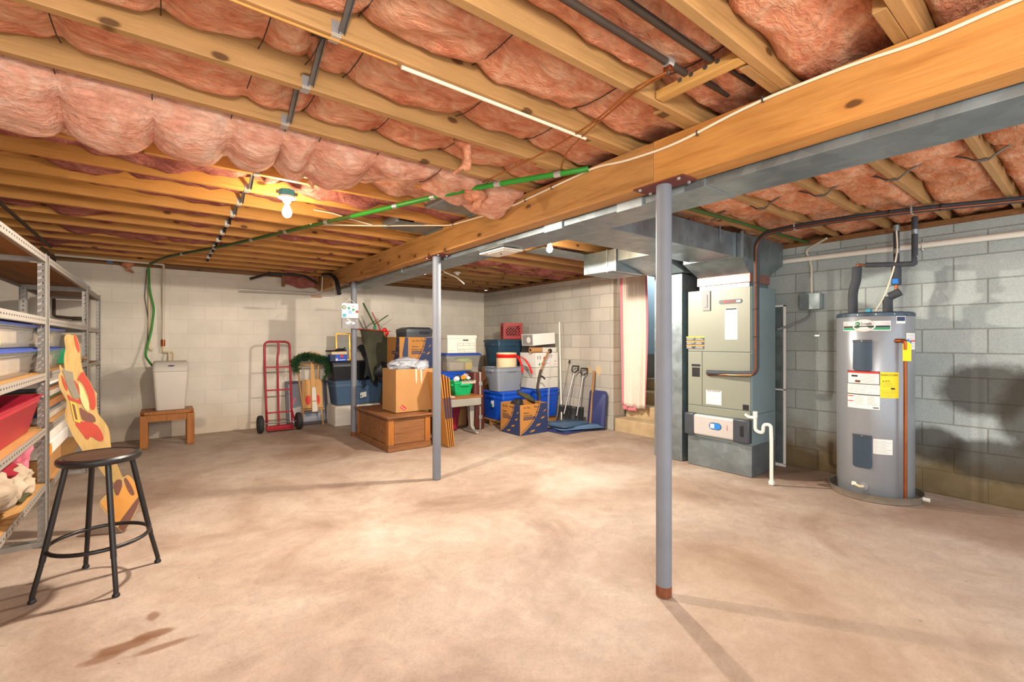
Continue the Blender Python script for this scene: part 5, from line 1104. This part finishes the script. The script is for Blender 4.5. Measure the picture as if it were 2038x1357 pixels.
for sx, sy in ((1, 1), (1, -1), (-1, 1), (-1, -1)): MB().box(sx*w-.014, sx*w+.014, sy*w-.014, sy*w+.014, 0, h).build('corner_post', M['crate'], t, smooth=False, local=True, bevel=.004)
b = MB(); b.blob((4.93, 6.46, 1.46), (.10, .10, .09), 31, .4, 3); tag(b.build('dark_bag', M['black'], ang=80), 'dark bundle inside the red milk crate', 'bag')
# white cartons
t = carton('lowest white carton of the stack on the right blue bin', 4.76, 5.25, 5.60, 5.98, .552, .72, M['whitebox'], None, False, 'white_carton', M['white'])
t = carton('middle white carton of the stack on the right blue bin', 4.76, 5.25, 5.60, 5.98, .728, .885, M['whitebox'], None, False, 'white_carton', M['white'])
t = carton('white carton with red marks, third up in the stack on the right blue bin', 4.75, 5.25, 5.60, 5.98, .893, 1.125, M['white'], None, False, 'white_carton', M['white'])
for p in ([(.18, .13), (.23, .14), (.23, .175), (.18, .165)], [(.25, .15), (.31, .16), (.31, .165), (.25, .155)], [(.14, .03), (.17, .02), (.20, .035), (.20, .075), (.17, .085), (.14, .07)], [(.22, .055), (.30, .055), (.30, .06), (.22, .06)], [(.42, .09), (.475, .09), (.475, .097), (.42, .097)], [(.42, .04), (.475, .04), (.475, .045), (.42, .045)]): face(t, 'red_mark', M['red'], p, (4.75, 5.60, .893), UX, UZ, NY)
for x in (.05, .10): face(t, 'icon', M['greyline'], [(x, .13), (x+.02, .13), (x+.02, .19), (x, .19)], (4.75, 5.60, .893), UX, UZ, NY)
face(t, 'green_mark', M['greenprint'], [(.085, .03), (.11, .03), (.11, .07), (.085, .07)], (4.75, 5.60, .893), UX, UZ, NY)
carton('low white carton under the tilted white box', 4.93, 5.24, 5.62, 5.96, 1.133, 1.21, M['whitebox'], None, False, 'white_carton', M['white'])
t = thing('white_carton', 'tilted white box with a grey printed end at the top of the white stack', 'box', (5.0, 5.78, 1.22))
R = Matrix.Translation((4.74, 5.62, 1.245)) @ Matrix.Rotation(math.radians(-4), 4, 'Y')
MB().box(0, .47, 0, .30, 0, .185, R).build('carton', M['white'], t, smooth=False, bevel=.003)
MB().box(-.001, .001, .02, .28, .01, .175, R).build('end_panel', M['greyline'], t, smooth=False)
MB().cyl(R @ V((-.002, .12, .09)), R @ V((.0, .12, .09)), .05, seg=20).build('end_print', M['white'], t, smooth=False)
t = thing('paper_roll', 'tan paper roll lying on the white carton with red marks', 'roll', (4.82, 5.66, 1.13))
MB().lathe([(.018, -.11), (.042, -.11), (.042, .11), (.018, .11)], (4.80, 5.64, 1.174), 24, Matrix.Rotation(PI/2, 4, 'Y'), False, False).build('rolled_paper', M['brownpaper'], t); MB().lathe([(.015, -.112), (.02, -.112), (.02, .112), (.015, .112)], (4.80, 5.64, 1.174), 16, Matrix.Rotation(PI/2, 4, 'Y'), False, False).build('roll_core', M['blackprint'], t)
# red and white clutter at the corner
carton('white carton by the back corner behind the suitcase', 4.0, 4.42, 6.75, 7.1, .56, .86, M['whitebox'], None, False, 'white_carton', M['white'])
carton('dark box in the back corner under the white carton', 3.98, 4.44, 6.75, 7.15, 0, .55, M['blacktote'], None, False, 'dark_box', M['black'])
b = MB(); b.blob((4.04, 6.52, .60), (.10, .09, .12), 41, .4, 3); o = b.build('red_cloth', M['redbin'], ang=80); tag(o, 'red and white cloth bundle between suitcase and grey bin', 'cloth')
o = carton('plain carton under the red cloth bundle behind the left blue bin', 3.95, 4.14, 6.42, 6.66, 0, .49, M['card'])
# compound bow
t = thing('compound_bow', 'compound hunting bow standing against the white cartons and the right blue bin', 'bow', (4.85, 5.35, .33))
bp = lambda x, z: V((x, 5.36+.08*z, z))
MB().tube([bp(4.93, 1.17), bp(4.90, 1.14), bp(4.80, 1.0), bp(4.73, .86)], .014, 8).build('upper_limb', M['handle'], t)
MB().tube(bend([bp(4.73, .87), bp(4.69, .78), bp(4.65, .66), bp(4.63, .58), bp(4.67, .50), bp(4.665, .40)], .05), .02, 8).build('riser', M['iron'], t)
MB().tube([bp(4.69, .78), bp(4.76, .76), bp(4.80, .72)], .012, 6).build('sight', M['black'], t); MB().tube([bp(4.54, .56), bp(4.64, .50)], .006, 6).build('sight_pin', M['black'], t)
MB().tube([bp(4.665, .40), bp(4.67, .30), bp(4.72, .12), bp(4.78, .045)], .014, 8).build('lower_limb', M['handle'], t)
MB().lathe([(.03, -.008), (.036, -.01), (.036, .01), (.03, .008)], bp(4.94, 1.16), 18, Matrix.Rotation(PI/2, 4, 'X'), True, True).build('cam_wheel', M['black'], t); MB().cyl(bp(4.79, .037)+V((0, -.01, 0)), bp(4.79, .037)+V((0, .01, 0)), .036, seg=18).build('cam_wheel', M['black'], t)
for dx in (0, .02): MB().tube([bp(4.935+dx, 1.15), bp(4.80+dx, .04)], .0025, 5).build('bow_string', M['silver'], t)
pipe('white_pole', M['pvc'], [(5.05, 5.30, 0), (5.19, 5.50, 1.63)], .0125, 'long thin white pole leaning on the right wall beside the bow', 'pole')
# shovels, rods and handles
def shovel(xb, yb, xt, yt, zt, lab):
    t = thing('snow_shovel', lab, 'shovel', (xb, yb, 0)); A, B = V((xb, yb, .17)), V((xt, yt, zt)); d = (B-A).normalized(); s = V((.35, -.94, 0)); 
    MB().cyl(A, B-d*.09, .0125, seg=10).build('shaft', M['alum'], t)
    k = [B-d*.10, B-d*.05+s*.055, B+d*.015+s*.05, B+d*.015-s*.05, B-d*.05-s*.055]
    MB().tube(k, .013, 8, True).build('d_grip', M['snowblade'], t)
    n = d.cross(s).normalized(); b = MB(); C = A-d*.02
    b.grid(lambda i, j: C+s*(i-.5)*.22+d*(.17-j*.30)*.95+n*(.05*math.sin(j*2.2)-.12*(i-.5)**2+.006*math.cos(i*22)), 18, 8)
    b.build('blade', M['snowblade'], t, solid=.004)
    return t
shovel(5.05, 5.25, 5.25, 5.19, .905, 'black bladed snow shovel with a D grip, left one against the right wall')
shovel(5.07, 4.99, 5.27, 5.02, .875, 'black bladed snow shovel with a D grip, right one against the right wall')
t = thing('thin_rod', 'thin rod with a black end cap leaning left of the snow shovels', 'rod', (5.1, 5.4, 0)); MB().cyl((5.10, 5.44, 0), (5.29, 5.37, .98), .004, seg=6).build('rod', M['steel'], t); MB().cyl((5.285, 5.372, .96), (5.296, 5.368, 1.01), .018, .013, 10).build('end_cap', M['black'], t)
pipe('wooden_pole', M['handle'], [(5.16, 4.80, 0), (5.29, 4.83, .86)], .019, 'bare wooden tool handle leaning right of the snow shovels', 'handle')
# lids
def lid(label, cx, cy, z, w, d, rz, mat, h=.035):
    t = thing('bin_lid', label, 'bin lid', (cx, cy, z), rz, 'bin lids on the floor'); x, y = w/2, d/2
    MB().rr([(0, -x, x, -y, y, .07), (h*.5, -x, x, -y, y, .07), (h*.55, -x+.03, x-.03, -y+.03, y-.03, .06), (h*.55, -x+.05, x-.05, -y+.05, y-.05, .06), (h, -x+.065, x-.065, -y+.065, y-.065, .06)], 6).build('lid_shell', mat, t, local=True, ang=50)
    for s in (-1, 1): MB().box(s*(x-.005)-.012, s*(x-.005)+.012, -.07, .07, 0, h*.4).build('lid_clip', mat, t, local=True, bevel=.004)
    return t
lid('navy bin lid at the bottom of the lid pile in front of the shovels', 4.83, 4.90, .002, .66, .44, .05, M['navy'])
lid('large grey blue bin lid in the middle of the lid pile, sticking out right', 4.95, 4.87, .042, .78, .46, -.30, M['lidblue'])
lid('grey blue bin lid on top of the lid pile in front of the shovels', 4.83, 4.95, .082, .60, .42, .08, M['slate'])
t = thing('bin_lid', 'large navy bin lid standing upright against the right wall', 'bin lid', (5.25, 4.70, 0), 0, 'bin lids on the floor')
R = Matrix.Translation((5.20, 4.715, .005)) @ Matrix.Rotation(math.radians(7), 4, 'Y') @ Matrix.Rotation(math.radians(-90), 4, 'Y')
b = MB(); b.rr([(0, 0, .57, -.17, .17, .05), (.018, 0, .57, -.17, .17, .05), (.02, .03, .54, -.14, .14, .05), (.035, .04, .53, -.13, .13, .05)], 6); b.bm.transform(R); b.build('lid_shell', M['navy'], t, ang=50)
# ------------------------------------------------------------------ curtain
b = MB()
def cu(i, j):
    y = 4.46-.46*i; z = 2.30-1.93*j
    w = .5+.5*j; ph = i*PI*5.2
    y -= .03*j*(1-i); 
    return V((5.47+.035*w*math.sin(ph)+.012*math.sin(ph*2.3+j*2), y-.02*math.sin(j*4)*i, z-.03*i*(j > .98)))
b.grid(cu, 60, 40)
t = thing('curtain', 'ivory curtain with pink edging hanging in the stair opening', 'curtain', (5.47, 4.23, .35))
b.build('curtain_cloth', M['curtain'], t, solid=.003, ang=80)
for i0, i1 in ((-.02, .03), (.95, 1.02)):
    b = MB(); b.grid(lambda i, j: cu(i0+(i1-i0)*i, j)+V((-.006, 0, 0)), 6, 40); b.build('pink_edging', M['pink'], t, solid=.003, ang=80)
b = MB(); b.grid(lambda i, j: V((5.485+.02*math.sin(i*9), 4.44-.24*i, .40-.105*j)), 14, 4); b.build('pink_hem', M['pink'], t, solid=.003, ang=80)
MB().cyl((5.47, 4.49, 2.305), (5.47, 3.46, 2.305), .011).build('curtain_rod', M['bracket'], t)
# ------------------------------------------------------------------ steel shelving on the left
XS0, XS1 = -1.06, -.585
ZS = (.40, .755, 1.105, 1.462, 1.862)
def angle_post(x, y, sx, sy, h, t, name='post'):
    """slotted steel angle: two flanges with punched holes"""
    b = MB(); th = .002; w = .044
    def flange(O, u, n):
        O, u, n = V(O), V(u), V(n); N = int(h/.04); dz = h/N
        for i in range(N):
            z = i*dz; g = .0135; m = w*.5
            for a, c, e, f in ((0, w, 0, dz/2-g/2), (0, w, dz/2+g/2, dz), (0, m-g/2, dz/2-g/2, dz/2+g/2), (m+g/2, w, dz/2-g/2, dz/2+g/2)):
                b.prism([(a, z+e), (c, z+e), (c, z+f), (a, z+f)], O, u, UZ, n, th)
    flange((x, y, 0), (-sx, 0, 0), (0, -sy*1, 0)); flange((x, y, 0), (0, -sy, 0), (-sx, 0, 0))
    return b.build(name, M['shelfsteel'], t, smooth=False)
def rack(label, ys, levels, dark, skip=()):
    t = thing('steel_shelving', label, 'shelving', (XS0+.24, (ys[0]+ys[-1])/2, 0))
    for i, y in enumerate(ys):
        sy = 1 if i else -1
        angle_post(XS1, y, 1, sy, 1.88, t); angle_post(XS0, y, -1, sy, 1.88, t)
    y0, y1 = ys[0]+.004, ys[-1]-.004
    for k, z in enumerate(levels):
        if k in skip: continue
        MB().box(XS0+.006, XS1-.006, y0, y1, z-.004, z+.008).build('shelf_board', M['shelfdark'] if k in dark else M['shelfboard'], t, smooth=False)
        for x0, x1 in ((XS1-.006, XS1-.001), (XS0+.001, XS0+.006)):
            MB().box(x0, x1, y0, y1, z-.034, z+.010).build('front_rail', M['slotsteel'], t, smooth=False)
        xa = XS1-.004
        MB().box(XS1-.026, XS1-.003, y0, y1, z-.036, z-.034).build('rail_lip', M['shelfsteel'], t, smooth=False)
    for y in (ys[0]+.006, ys[-1]-.006):
        for z in levels+(.03,): MB().box(XS0, XS1, y-.0015, y+.0015, z-.034, z+.0).build('end_brace', M['shelfsteel'], t, smooth=False)
    return t
rack('near steel shelving rack with slotted posts behind the stool, holding the red bin', (2.02, 4.19), ZS, (3, 4))
rack('middle steel shelving rack with slotted posts behind the painted wooden cutout', (4.235, 6.285), (.36, .755, 1.105, 1.462, 1.862), (3, 4))
rack('far steel shelving rack with slotted posts next to the back wall', (6.33, 7.52), (.755, 1.075, 1.455, 1.85), (2, 3), (0,))
o = MB().box(-.02, .0, -.03, .03, 0, .22, Matrix.Translation((-.62, 6.78, 1.875)) @ Matrix.Rotation(-.75, 4, 'Y')).box(-.02, .03, -.032, -.03, 0, .2, Matrix.Translation((-.62, 6.78, 1.875)) @ Matrix.Rotation(-.75, 4, 'Y')).build('metal_channel', M['steel'], smooth=False, bevel=.002)
tag(o, 'grey metal channel offcut standing on top of the far shelving rack', 'metal offcut')
def ct(label, y0, y1, z0, z1): return tote(label, XS0+.06, XS1-.045, y0, y1, z0, z1, M['clearp'], M['bluelid'], .02, 'clear bins on the shelving', True, .03, False, lh=.022, ribs=False)
ct('lower clear bin with a blue lid on the near rack, above the red bin', 2.45, 4.13, 1.117, 1.278)
ct('upper clear bin with a blue lid on the near rack, just under its second shelf', 2.45, 4.13, 1.283, 1.428)
ct('lower clear bin with a blue lid on the middle rack, behind the cutout', 4.30, 5.12, 1.117, 1.275)
ct('upper clear bin with a blue lid on the middle rack, behind the cutout', 4.30, 5.18, 1.28, 1.42)
for i, (y0, y1, z, h, lab) in enumerate(((2.6, 3.3, 1.13, .10, 'tan packed papers in the lower clear bin at the left picture edge'), (3.36, 3.98, 1.13, .09, 'tan packed papers in the lower clear bin beside the near post'), (2.6, 3.9, 1.30, .085, 'tan packed papers in the upper clear bin of the near rack'), (4.42, 5.0, 1.13, .09, 'brown packed papers in the lower clear bin of the middle rack'), (4.42, 5.05, 1.293, .08, 'tan packed papers in the upper clear bin of the middle rack'))):
    b = MB(); b.box(XS0+.10, XS1-.085, y0, y1, z, z+h); tag(b.build('packed_papers', M['stuff'], bevel=.012), lab, 'papers')
o = MB().prism([(0, 0), (.10, -.0), (.085, .10), (.0, .11)], (XS1-.035, 3.18, 1.30), (0, 1, 0), UZ, (1, 0, 0), .001).build('paper_note', M['lime'], smooth=False); tag(o, 'pale green note taped to the upper clear bin at the left picture edge', 'note')
tote('open red plastic bin on the near rack', XS0+.06, XS1-.01, 2.85, 4.12, .766, .985, M['redbin'], M['redbin'], .05, None, False, .05, False, 'open_bin', ribs=False)
# cloth heap under the red bin
for i, (x, y, z, r, m, lab) in enumerate(((-.80, 3.45, .52, (.2, .28, .12), 'fabricwhite', 'white fleece heap on the bottom shelf of the near rack'), (-.76, 3.85, .50, (.17, .20, .10), 'fabricwhite', 'smaller white fleece heap at the end of the bottom shelf'), (-.80, 3.66, .585, (.15, .20, .08), 'fabricred', 'dark red cloth heap on the fleece of the bottom shelf'), (-.70, 3.98, .63, (.07, .09, .11), 'fabricpink', 'pink cloth beside the near post below the red bin'), (-.75, 3.12, .52, (.15, .12, .11), 'fabricwhite', 'white fleece at the left picture edge on the bottom shelf'), (-.66, 3.80, .428, (.05, .20, .02), 'camo', 'dark scrap of cloth at the front of the bottom shelf'))):
    b = MB(); b.blob((x, y, z), r, i+51, .4, 4, 1.8)
    for q in b.bm.verts: q.co.z = max(q.co.z, .411 if m != 'fabricred' else .5); q.co.x = min(q.co.x, XS1-.01)
    o = b.build('cloth_heap', M[m], ang=80); tag(o, lab, 'cloth')
# middle rack clutter
def plainbox(name, m, b_, lab, cat='box', bev=.004): return tag(MB().box(*b_).build(name, M[m], smooth=False, bevel=bev), lab, cat)
plainbox('cardboard_box', 'card', (-1.0, -.62, 4.35, 5.0, .371, .52), 'brown cardboard box low on the middle rack behind the stool')
plainbox('white_tray', 'white', (-1.0, -.61, 4.35, 5.25, .525, .615), 'white tray with an orange blot on the low brown cardboard box')
MB().prism([(0, 0), (.13, -.0), (.14, .04), (.10, .085), (.0, .08)], (-.609, 4.40, .527), (0, 1, 0), UZ, (1, 0, 0), .001).build('orange_blot', M['orange'], bpy.data.objects['white_tray'], smooth=False)
plainbox('white_tray', 'whitebox', (-1.0, -.62, 4.32, 5.3, .62, .70), 'white tray stacked on the orange blotted tray')
plainbox('book_stack', 'papers', (-1.0, -.63, 4.32, 5.5, .766, .80), 'grey board at the bottom of the middle shelf clutter', 'board')
plainbox('wooden_tray', 'deskwood', (-1.0, -.64, 4.32, 5.4, .835, .885), 'brown wooden tray on the middle rack behind the cutout', 'tray')
plainbox('green_box', 'teal', (-.98, -.66, 4.40, 5.3, .802, .833), 'dark green box under the brown wooden tray')
plainbox('green_box', 'greendark', (-.98, -.66, 4.40, 5.3, .888, .915), 'dark green flat box on top of the brown wooden tray')
plainbox('flat_box', 'papers', (-1.0, -.64, 4.32, 5.5, .918, .955), 'pale flat box above the dark green flat box')
plainbox('wooden_board', 'deskwood', (-1.0, -.65, 4.35, 5.4, .958, .972), 'thin brown board above the pale flat box', 'board')
plainbox('flat_box', 'dark', (-1.0, -.66, 4.35, 5.2, .975, 1.0), 'black flat box above the thin brown board')
plainbox('flat_box', 'whitebox', (-1.0, -.64, 4.35, 5.2, 1.002, 1.065), 'white flat box at the top of the middle shelf clutter')
plainbox('green_box', 'greenprint', (-.95, -.64, 5.75, 6.1, 1.115, 1.26), 'small dark green box standing on the middle rack beside the far post')
plainbox('grey_panel', 'papers', (-1.0, -.98, 6.45, 7.3, 1.086, 1.35), 'pale grey panel standing at the back of the far rack', 'panel')
plainbox('wooden_strip', 'handle', (-.9, -.585, 6.2, 6.228, 1.14, 1.16), 'rough wood strip on the middle rack end', 'board')
o = MB().box(-1.0, -.94, 7.80, 7.915, 2.33, 2.355).build('blue_shim', M['bluescreen'], smooth=False); o.location.x += .45; tag(o, 'bright blue tape strip on the sill above the back wall', 'tape')
# ------------------------------------------------------------------ stool
SX, SY = -.265, 3.385
t = thing('metal_stool', 'round black metal stool with worn paint standing in front of the shelving', 'stool', (SX, SY, 0))
MB().lathe([(0, .675), (.155, .675), (.176, .664), (.181, .676), (.179, .69), (.168, .699), (.150, .694), (0, .692)], (SX, SY, 0), 48).build('seat', M['blackglossy'], t)
MB().lathe([(0, .692), (.145, .6925), (.148, .696), (.14, .697), (0, .697)], (SX, SY, 0), 40).build('seat_board', M['stoolseat'], t)
for (x, y) in ((-.516, 3.31), (-.184, 3.131), (-.347, 3.634), (-.0145, 3.465)):
    d = V((x-SX, y-SY, 0)).normalized(); A = V((SX, SY, .67))+d*.135; B = V((x, y, 0)); k = A.lerp(B, .72)
    MB().cyl(A, k, .0135, seg=14).build('leg', M['blackglossy'], t)
    l = t.children[-1] if 0 else None
    f = MB().tube([k, B+V((0, 0, .03)), B+V((0, 0, .012))], .0115, 12).build('leg_extension', M['blackglossy'], t)
    MB().lathe([(.0, 0), (.017, 0), (.017, .008), (.012, .016), (.0, .016)], (x, y, 0), 14).build('foot_cap', M['black'], t)
rr = .135+(.262-.135)*(.67-.235)/.67-.004
MB().tube([(SX+rr*math.cos(a*PI/20), SY+rr*math.sin(a*PI/20), .235) for a in range(40)], .0105, 10, True).build('foot_ring', M['blackglossy'], t)
CU_O, CU_U, CU_V, CU_N = [(-0.215, 4.14, 0), (0.975, 0.111, 0.1923), (-0.2028, 0.0925, 0.9748), (0.0905, -0.9895, 0.1127)]
CUT = {'out': [(0.008, 1.403), (-0.008, 1.399), (-0.021, 1.381), (-0.025, 1.337), (-0.026, 1.306), (-0.039, 1.277), (-0.054, 1.212), (-0.056, 1.164), (-0.064, 1.162), (-0.073, 1.216), (-0.081, 1.187), (-0.078, 1.162), (-0.095, 1.139), (-0.103, 1.097), (-0.104, 1.053), (-0.094, 0.995), (-0.087, 0.955), (-0.106, 0.909), (-0.119, 0.854), (-0.111, 0.78), (-0.101, 0.707), (-0.084, 0.642), (-0.065, 0.547), (-0.029, 0.498), (-0.008, 0.407), (0.021, 0.367), (0.032, 0.341), (0.016, 0.301), (-0.032, 0.282), (-0.073, 0.247), (-0.05, 0.169), (-0.011, 0.035), (0.01, -0.008), (0.046, 0.033), (0.082, 0.078), (0.123, 0.14), (0.163, 0.215), (0.146, 0.215), (0.148, 0.262), (0.116, 0.379), (0.082, 0.363), (0.079, 0.372), (0.073, 0.44), (0.066, 0.508), (0.062, 0.571), (0.067, 0.623), (0.079, 0.709), (0.066, 0.774), (0.048, 0.816), (0.043, 0.857), (0.058, 0.948), (0.068, 0.97), (0.055, 0.999), (0.048, 1.054), (0.035, 1.107), (0.026, 1.151), (0.031, 1.217), (0.038, 1.264), (0.044, 1.305), (0.045, 1.34), (0.039, 1.397), (0.024, 1.386)], 'red1': [(-0.017, 1.085), (0.025, 1.144), (0.035, 1.103), (0.047, 1.05), (0.057, 0.966), (0.039, 0.865), (0.01, 0.874), (0.021, 0.941), (0.016, 1.023), (0.002, 1.08)], 'grey': [(-0.069, 1.171), (-0.023, 1.145), (-0.03, 1.085), (-0.02, 0.967), (-0.053, 0.966), (-0.065, 1.052)], 'red2': [(-0.081, 1.146), (-0.073, 1.116), (-0.067, 1.046), (-0.076, 1.021), (-0.085, 1.075)], 'red3': [(-0.034, 1.089), (-0.022, 1.086), (-0.008, 1.002), (-0.011, 0.961), (-0.027, 0.955), (-0.036, 1.027)], 'red4': [(-0.078, 1.014), (-0.052, 0.958), (-0.017, 0.959), (-0.023, 0.915), (-0.045, 0.943), (-0.073, 0.961), (-0.079, 0.97)], 'brown': [(-0.038, 0.913), (-0.01, 0.862), (0.008, 0.85), (0.027, 0.815), (0.021, 0.774), (-0.039, 0.808), (-0.042, 0.855)], 'yel': [(-0.073, 0.961), (-0.047, 0.933), (-0.053, 0.799), (-0.079, 0.821)], 'yel2': [(-0.067, 0.942), (-0.056, 0.925), (-0.061, 0.822), (-0.071, 0.832)], 'skirt': [(-0.084, 0.816), (-0.039, 0.808), (0.021, 0.774), (0.04, 0.697), (0.037, 0.644), (0.007, 0.651), (-0.019, 0.7), (-0.043, 0.672), (-0.059, 0.731)], 'strip': [(0.03, 1.392), (0.038, 1.394), (0.042, 1.337), (0.042, 1.298), (0.033, 1.262), (0.026, 1.281), (0.025, 1.337)], 'hand': [(-0.012, 1.073), (0.002, 1.041), (0.011, 0.969), (0.012, 0.898), (0.002, 0.862), (-0.014, 0.881), (-0.023, 0.954), (-0.014, 1.021)], 'boot': [(0.039, 0.363), (0.075, 0.355), (0.064, 0.298), (0.026, 0.242), (0.02, 0.31)], 'boot2': [(0.084, 0.356), (0.1, 0.356), (0.119, 0.257), (0.117, 0.22), (0.098, 0.225), (0.085, 0.282)], 'base': [(-0.061, 0.242), (0.017, 0.264), (0.064, 0.298), (0.114, 0.369), (0.143, 0.265), (0.137, 0.211), (0.013, 0.085), (-0.011, 0.072)], 'base2': [(0.013, 0.085), (0.143, 0.209), (0.156, 0.207), (0.121, 0.145), (0.047, 0.04), (0.012, 0.002), (-0.007, 0.041)]}
# ------------------------------------------------------------------ painted wooden cutout
t = thing('wooden_cutout', 'tall painted plywood cutout in red, grey and cream leaning on the shelving behind the stool', 'cutout', CU_O)
def chaikin(p, n=2):
    for _ in range(n):
        q = []
        for a, c in zip(p, p[1:]+p[:1]): q += [(a[0]*.75+c[0]*.25, a[1]*.75+c[1]*.25), (a[0]*.25+c[0]*.75, a[1]*.25+c[1]*.75)]
        p = q
    return p
def cup(name, key, mat, lift, th): return MB().prism(chaikin(CUT[key], 0 if key in ('grey', 'yel', 'yel2', 'base', 'base2') else (2 if key == 'out' else 1)), V(CU_O)+V(CU_N)*lift, CU_U, CU_V, CU_N, th).build(name, mat, t, smooth=False)
cup('cutout_board', 'out', [M['ply_cut']], -.018, .018)
b_ = bpy.data.objects['cutout_board']; b_.data.materials.append(M['cutedge'])
for p in b_.data.polygons:
    if len(p.vertices) == 4: p.material_index = 1
for n_, k, m, l in (('painted_coat', 'red1', 'cutred', 0), ('painted_lapel', 'red2', 'cutred', 0), ('painted_lapel', 'red3', 'cutred', .0006), ('painted_coat', 'red4', 'cutred', 0), ('painted_band', 'grey', 'cutgrey', .001), ('painted_sack', 'brown', 'cutbrown', 0), ('painted_frame', 'yel', 'cutyellow', .0014), ('painted_picture', 'yel2', 'cutbrown', .0022), ('painted_skirt', 'skirt', 'cutred', 0), ('painted_strip', 'strip', 'cutred', 0), ('painted_arm', 'hand', 'cutcream', .0018), ('painted_boot', 'boot', 'cutbrown', .001), ('painted_boot', 'boot2', 'cutbrown', .001), ('painted_base', 'base', 'cutorange', .0002), ('painted_base', 'base2', 'cutbrown', .0002)):
    cup(n_, k, M[m], l+.0002, .0012)
# ------------------------------------------------------------------ camera, light
cam = bpy.data.cameras.new('camera'); co = bpy.data.objects.new('camera', cam); COL.objects.link(co)
cam.sensor_width = 36; cam.lens = 913/2038*36; cam.clip_start = .05
co.location = (0, 0, 1.32); co.rotation_euler = (PI/2, 0, -math.atan(699/913)); S.camera = co
def arealight(name, loc, target, size, e, col):
    l = bpy.data.lights.new(name, 'AREA'); l.energy = e; l.size = size; l.color = col
    o = bpy.data.objects.new(name, l); COL.objects.link(o); o.location = loc
    o.rotation_euler = (V(target)-V(loc)).to_track_quat('-Z', 'Y').to_euler(); return o
def pointlight(name, loc, r, e, col):
    l = bpy.data.lights.new(name, 'POINT'); l.energy = e; l.shadow_soft_size = r; l.color = col
    o = bpy.data.objects.new(name, l); COL.objects.link(o); o.location = loc; return o
for m in (M['bulb'],): m.node_tree.nodes['Principled BSDF'].inputs['Emission Strength'].default_value = 600
# the photographer's flash, just above the camera
pointlight('flash', (-.1, -.7, 1.85), .15, 215, (1, .94, .86))
def spot(name, loc, e, col, ang=179):
    l = bpy.data.lights.new(name, 'SPOT'); l.energy = e; l.color = col; l.spot_size = math.radians(ang); l.spot_blend = .01; l.shadow_soft_size = .04
    o = bpy.data.objects.new(name, l); COL.objects.link(o); o.location = loc; return o
# what the bulbs throw downwards
spot('bulb_light', (3.12, 3.45, 2.195), 340, (1, .91, .79)); spot('bulb_light', (.69, 3.45, 2.15), 255, (1, .91, .79))
spot('stair_light', (6.4, 4.0, 2.5), 40, (.9, .95, 1))
w = bpy.data.worlds.new('world'); S.world = w; w.use_nodes = True
w.node_tree.nodes['Background'].inputs[0].default_value = (.92, .96, 1, 1); w.node_tree.nodes['Background'].inputs[1].default_value = 2.6
S.view_settings.view_transform = 'Standard'; S.view_settings.look = 'None'; S.view_settings.gamma = 1; S.view_settings.use_curve_mapping = False
S.view_settings.exposure = 0
